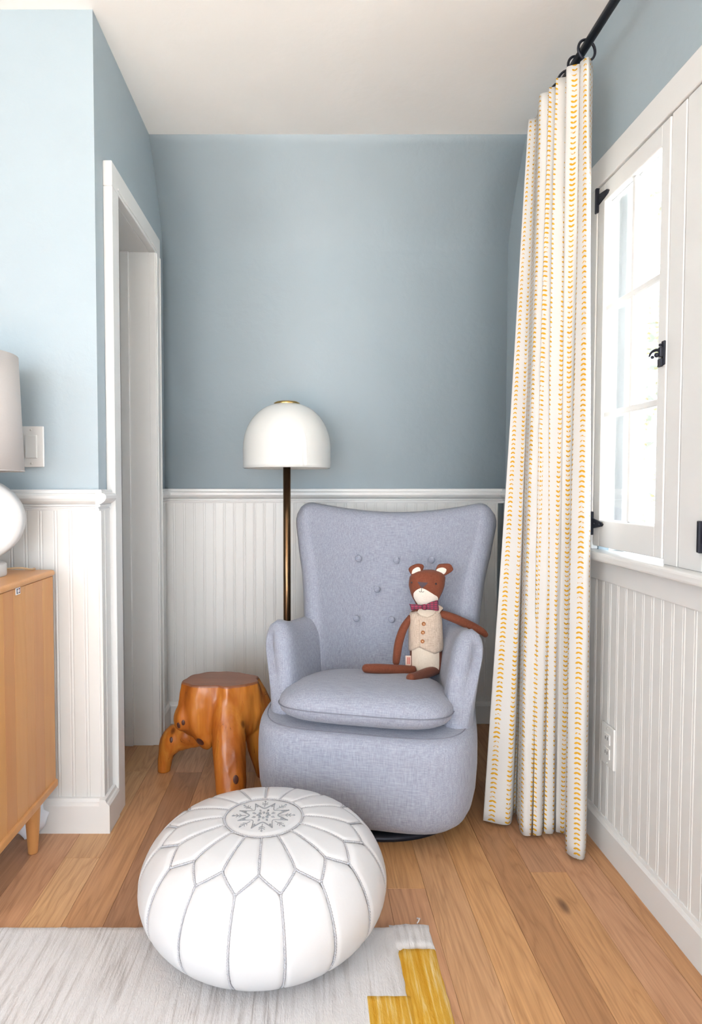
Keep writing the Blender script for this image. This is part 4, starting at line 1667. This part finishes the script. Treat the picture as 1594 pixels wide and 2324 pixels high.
TORSO = fbody([(1530, 940, 990, .020), (1526, 933, 1000, .034), (1510, 931, 1004, .040), (1470, 931, 1003, .040), (1420, 931, 1001, .037), (1395, 933, 999, .032), (1384, 940, 994, .026), (1376, 948, 988, .020)], 0, BY)
torso = body_mesh('torso', TORSO, 'bear', bear)
patch('belly_panel', TORSO, [(1525, 935, 991), (1500, 933, 993), (1460, 933, 993), (1400, 938, 990), (1386, 944, 988), (1379, 950, 986)], 'bearcream', torso, .0015)
HEAD = fbody([(1382, 950, 985, .016), (1370, 944, 990, .024), (1355, 936, 998, .032), (1340, 931, 1005, .037), (1325, 928.5, 1009, .039), (1312, 930, 1010.5, .036), (1302, 937, 1006, .030), (1296, 949, 995, .020), (1293.3, 962, 984, .008)], 0, BY - .006)
head = body_mesh('head', HEAD, 'bear', bear)
patch('muzzle', HEAD, [(1381, 953, 983), (1370, 947, 987), (1358, 939.5, 992), (1352, 937, 990), (1345, 936.5, 980), (1338, 940, 969), (1333, 946, 960), (1330.8, 951, 954)], 'bearwhite', head, .0013, 16, 22)


def flatpad(name, out_px, yc, th, mat, parent, shrink=.84):
    P = [atY(x, y, yc) for x, y in out_px]
    P = catmull(P + P[:1], len(P) * 5)[:-1]
    c0 = sum(P, Vector()) / len(P)
    n_ = len(P)
    V, Fc = [], []
    for k_, dy in ((shrink, -th / 2), (.95, -th * .36), (1.0, 0), (.95, th * .36), (shrink, th / 2)):
        for p in P:
            V.append(Vector((c0.x + (p.x - c0.x) * k_, p.y + dy, c0.z + (p.z - c0.z) * k_)) - be_o)
    for i in range(4):
        for j in range(n_):
            Fc.append((i * n_ + j, i * n_ + (j + 1) % n_, (i + 1) * n_ + (j + 1) % n_, (i + 1) * n_ + j))
    Fc += [tuple(range(n_)), tuple(4 * n_ + j for j in range(n_))]
    return mesh(name, V, Fc, mat, parent, True)


e1 = flatpad('ear', [(935, 1306), (927.5, 1293), (933, 1285), (946, 1279.5), (958, 1280.5), (962.5, 1286), (958, 1297), (948, 1304)], BY - .004, .014, 'bear', head)
flatpad('inner_ear', [(934.5, 1303), (937, 1293.5), (946, 1287.5), (953, 1288.5), (955, 1296), (946, 1300)], BY - .0115, .003, 'bearwhite', e1)
e2 = flatpad('ear', [(988, 1299), (990, 1290), (995, 1281.5), (1004, 1279.3), (1020, 1279.3), (1027, 1286), (1028, 1295), (1011, 1306), (1000, 1309)], BY - .004, .014, 'bear', head)
flatpad('inner_ear', [(990, 1294), (996, 1289.5), (1006, 1288), (1014, 1293), (1008.5, 1303), (998, 1302)], BY - .0115, .003, 'bearwhite', e2)


def blob(name, px, py, r, F_, mat, parent, flat=.45):
    p0 = atY(px, py, F_[4])
    p = fsurf(F_, p0.x, p0.z, 0)
    bm = bmesh.new()
    bmesh.ops.create_uvsphere(bm, u_segments=12, v_segments=8, radius=r)
    for v in bm.verts:
        v.co.y *= flat
        v.co += p - be_o
    return bmobj(name, bm, mat, parent, True)


blob('eye', 985, 1321.3, .0034, HEAD, 'thread', head)
blob('eye', 933.0, 1320.0, .0032, HEAD, 'thread', head)
# nose and mouth embroidery
npx = [(944, 1317), (967, 1318.5), (962, 1324), (953.5, 1331), (948.5, 1325)]
V = []
for x, y in npx:
    p = atY(x, y, HEAD[4]); V.append(fsurf(HEAD, p.x, p.z, .0022) - be_o)
cN = sum(V, Vector()) / 5 + Vector((0, -.0012, 0))
mesh('nose', V + [cN], [(i, (i + 1) % 5, 5) for i in range(5)], 'nose', head)
def on_head(px): 
    out = []
    for x, y in px:
        p = atY(x, y, HEAD[4]); out.append(fsurf(HEAD, p.x, p.z, .002))
    return out
tubes('mouth', [(on_head([(953.2, 1330), (952.5, 1334), (952, 1338.5)]), .0007), (on_head([(947.5, 1337.5), (949, 1339.5), (951, 1339.6), (952, 1338.2), (954, 1339.5), (956.5, 1339.5), (958, 1337.5)]), .0007)], 'thread', head, 5, be_o)

# vest wrapped round the torso
zs_, cx_, hw2, hd2, yc_ = TORSO
def vest_hem(x):
    xs = [atY(p, 1470, BY).x for p in (926, 931, 946, 949, 979, 1003, 1010)]
    zz = [atY(960, p, BY).z for p in (1476, 1473, 1462.5, 1463.5, 1477, 1471, 1471)]
    return float(np.interp(x, xs, zz))
def vest_top(x):
    xs = [atY(p, 1400, BY).x for p in (926, 936, 950, 966, 982, 996, 1008)]
    zz = [atY(960, p, BY).z for p in (1390, 1384, 1392, 1396, 1390, 1380, 1386)]
    return float(np.interp(x, xs, zz))
V, Fc = [], []
NA, NZ = 60, 14
for i in range(NA + 1):
    th = -pi * .5 - pi * .80 + 2 * pi * .80 * i / NA
    xr0, yr0 = superell(1, 1, 1, 2.4, th)
    for j in range(NZ + 1):
        xg = cx_(atY(960, 1430, BY).z) + xr0 * (hw2(atY(960, 1430, BY).z) + .004)
        z0, z1 = vest_hem(xg), vest_top(xg)
        z = z0 + (z1 - z0) * j / NZ
        o1 = .0045
        V.append(Vector((cx_(z) + xr0 * (hw2(z) + o1), yc_ + yr0 * (hd2(z) + o1), z)) - be_o)
for i in range(NA):
    for j in range(NZ):
        a = i * (NZ + 1) + j
        Fc.append((a, a + NZ + 1, a + NZ + 2, a + 1))
vest = mesh('vest', V, Fc, 'vest', bear, True)
vest.modifiers.new('t', 'SOLIDIFY').thickness = .0016
# front opening edge
pts = []
for y in range(1402, 1463, 5):
    p = atY(948, y, BY)
    pts.append(fsurf(TORSO, p.x, p.z, .0052))
tube('vest_opening', pts, .0010, 'vest', vest, 5, be_o)
for px, py in ((957, 1410), (955, 1429), (954, 1448.5)):
    p0 = atY(px, py, BY)
    p = fsurf(TORSO, p0.x, p0.z, .0058)
    bt = lathe('vest_button', [(0, 0), (.0066, 0), (.0068, .0012), (.0062, .0026), (.0046, .0022), (0, .0016)], 18, 'copper', vest)
    bt.matrix_local = Matrix.Translation(p - be_o) @ Matrix.Rotation(R(90), 4, 'X')
    lathe('button_eye', [(0, .001), (.0020, .001), (.0020, .0026), (0, .003)], 10, 'btncentre', bt)
# dark lining showing at the armhole
blob('armhole_lining', 1001, 1382, .008, TORSO, 'navy', vest, .9)
# vest strap over the shoulder
flatpad('shoulder_strap', [(993, 1372), (1001, 1375), (1006, 1380), (1001, 1386), (995, 1392), (990, 1382)], BY - .022, .010, 'vest', vest)
# bow tie
YT = BY - .047
bw = flatpad('bow_tie', [(957.5, 1373), (967.5, 1372), (968, 1383.5), (958, 1382.5)], YT - .004, .016, 'plaid', bear)
flatpad('bow_wing', [(929, 1370.5), (936, 1371.5), (948, 1372), (959, 1374), (959, 1381), (947, 1382.5), (934.5, 1385), (932, 1378)], YT, .010, 'plaid', bw)
flatpad('bow_wing', [(966, 1373), (975, 1368), (985, 1364.5), (994, 1363), (995.5, 1374), (996, 1386), (982, 1384.5), (967, 1382.5)], YT, .010, 'plaid', bw)


def limb(name, px, rad, mat='bear'):
    P = [atY(x, y, Y) for x, y, Y in px]
    c_ = catmull(P, 22)
    r_ = [spl(list(np.linspace(0, 1, len(rad))), rad, i / 22) for i in range(23)]
    # round the far end
    d = (c_[-1] - c_[-2]).normalized()
    e = c_[-1]
    for k in range(1, 6):
        a = pi / 2 * k / 5
        c_.append(e + d * rad[-1] * sin(a))
        r_.append(max(rad[-1] * cos(a), .0005))
    return tube(name, c_, r_, mat, bear, 16, be_o)


limb('arm', [(934, 1400, BY + .0), (917, 1425, BY - .01), (906, 1457, BY - .02), (901, 1488, BY - .025), (899.5, 1502, BY - .025)], [.011, .0135, .0145, .0135, .012])
limb('arm', [(999, 1392, BY - .005), (1028, 1402, BY - .02), (1064, 1418, BY - .05), (1092, 1432, BY - .075), (1102, 1440, BY - .08)], [.012, .0150, .0150, .0125, .0095])
limb('leg', [(940, 1521, BY - .035), (905, 1520, BY - .060), (865, 1518, BY - .085), (832, 1517, BY - .10)], [.014, .0165, .0165, .0145])
limb('leg', [(990, 1522, BY - .02), (970, 1527, BY - .075), (945, 1536, BY - .145), (933, 1539, BY - .175)], [.014, .0165, .0155, .0150])
tg = atY(925, 1497, BY)
tgo = be_o
lab = box('sewn_label', (atY(919.5, 1497, BY).x, atY(933, 1497, BY).x, BY - .012, BY - .0108, atY(925, 1508, BY).z, atY(925, 1486, BY).z), 'tag', bear, 0, 1, be_o)
za, zb = atY(925, 1505, BY).z, atY(925, 1489.5, BY).z
for k in range(4):
    xx = atY(923 + k * 1.9, 1497, BY).x
    box('label_print', (xx, xx + .0017, BY - .0126, BY - .0119, za, zb), 'tagprint', lab, 0, 1, be_o)
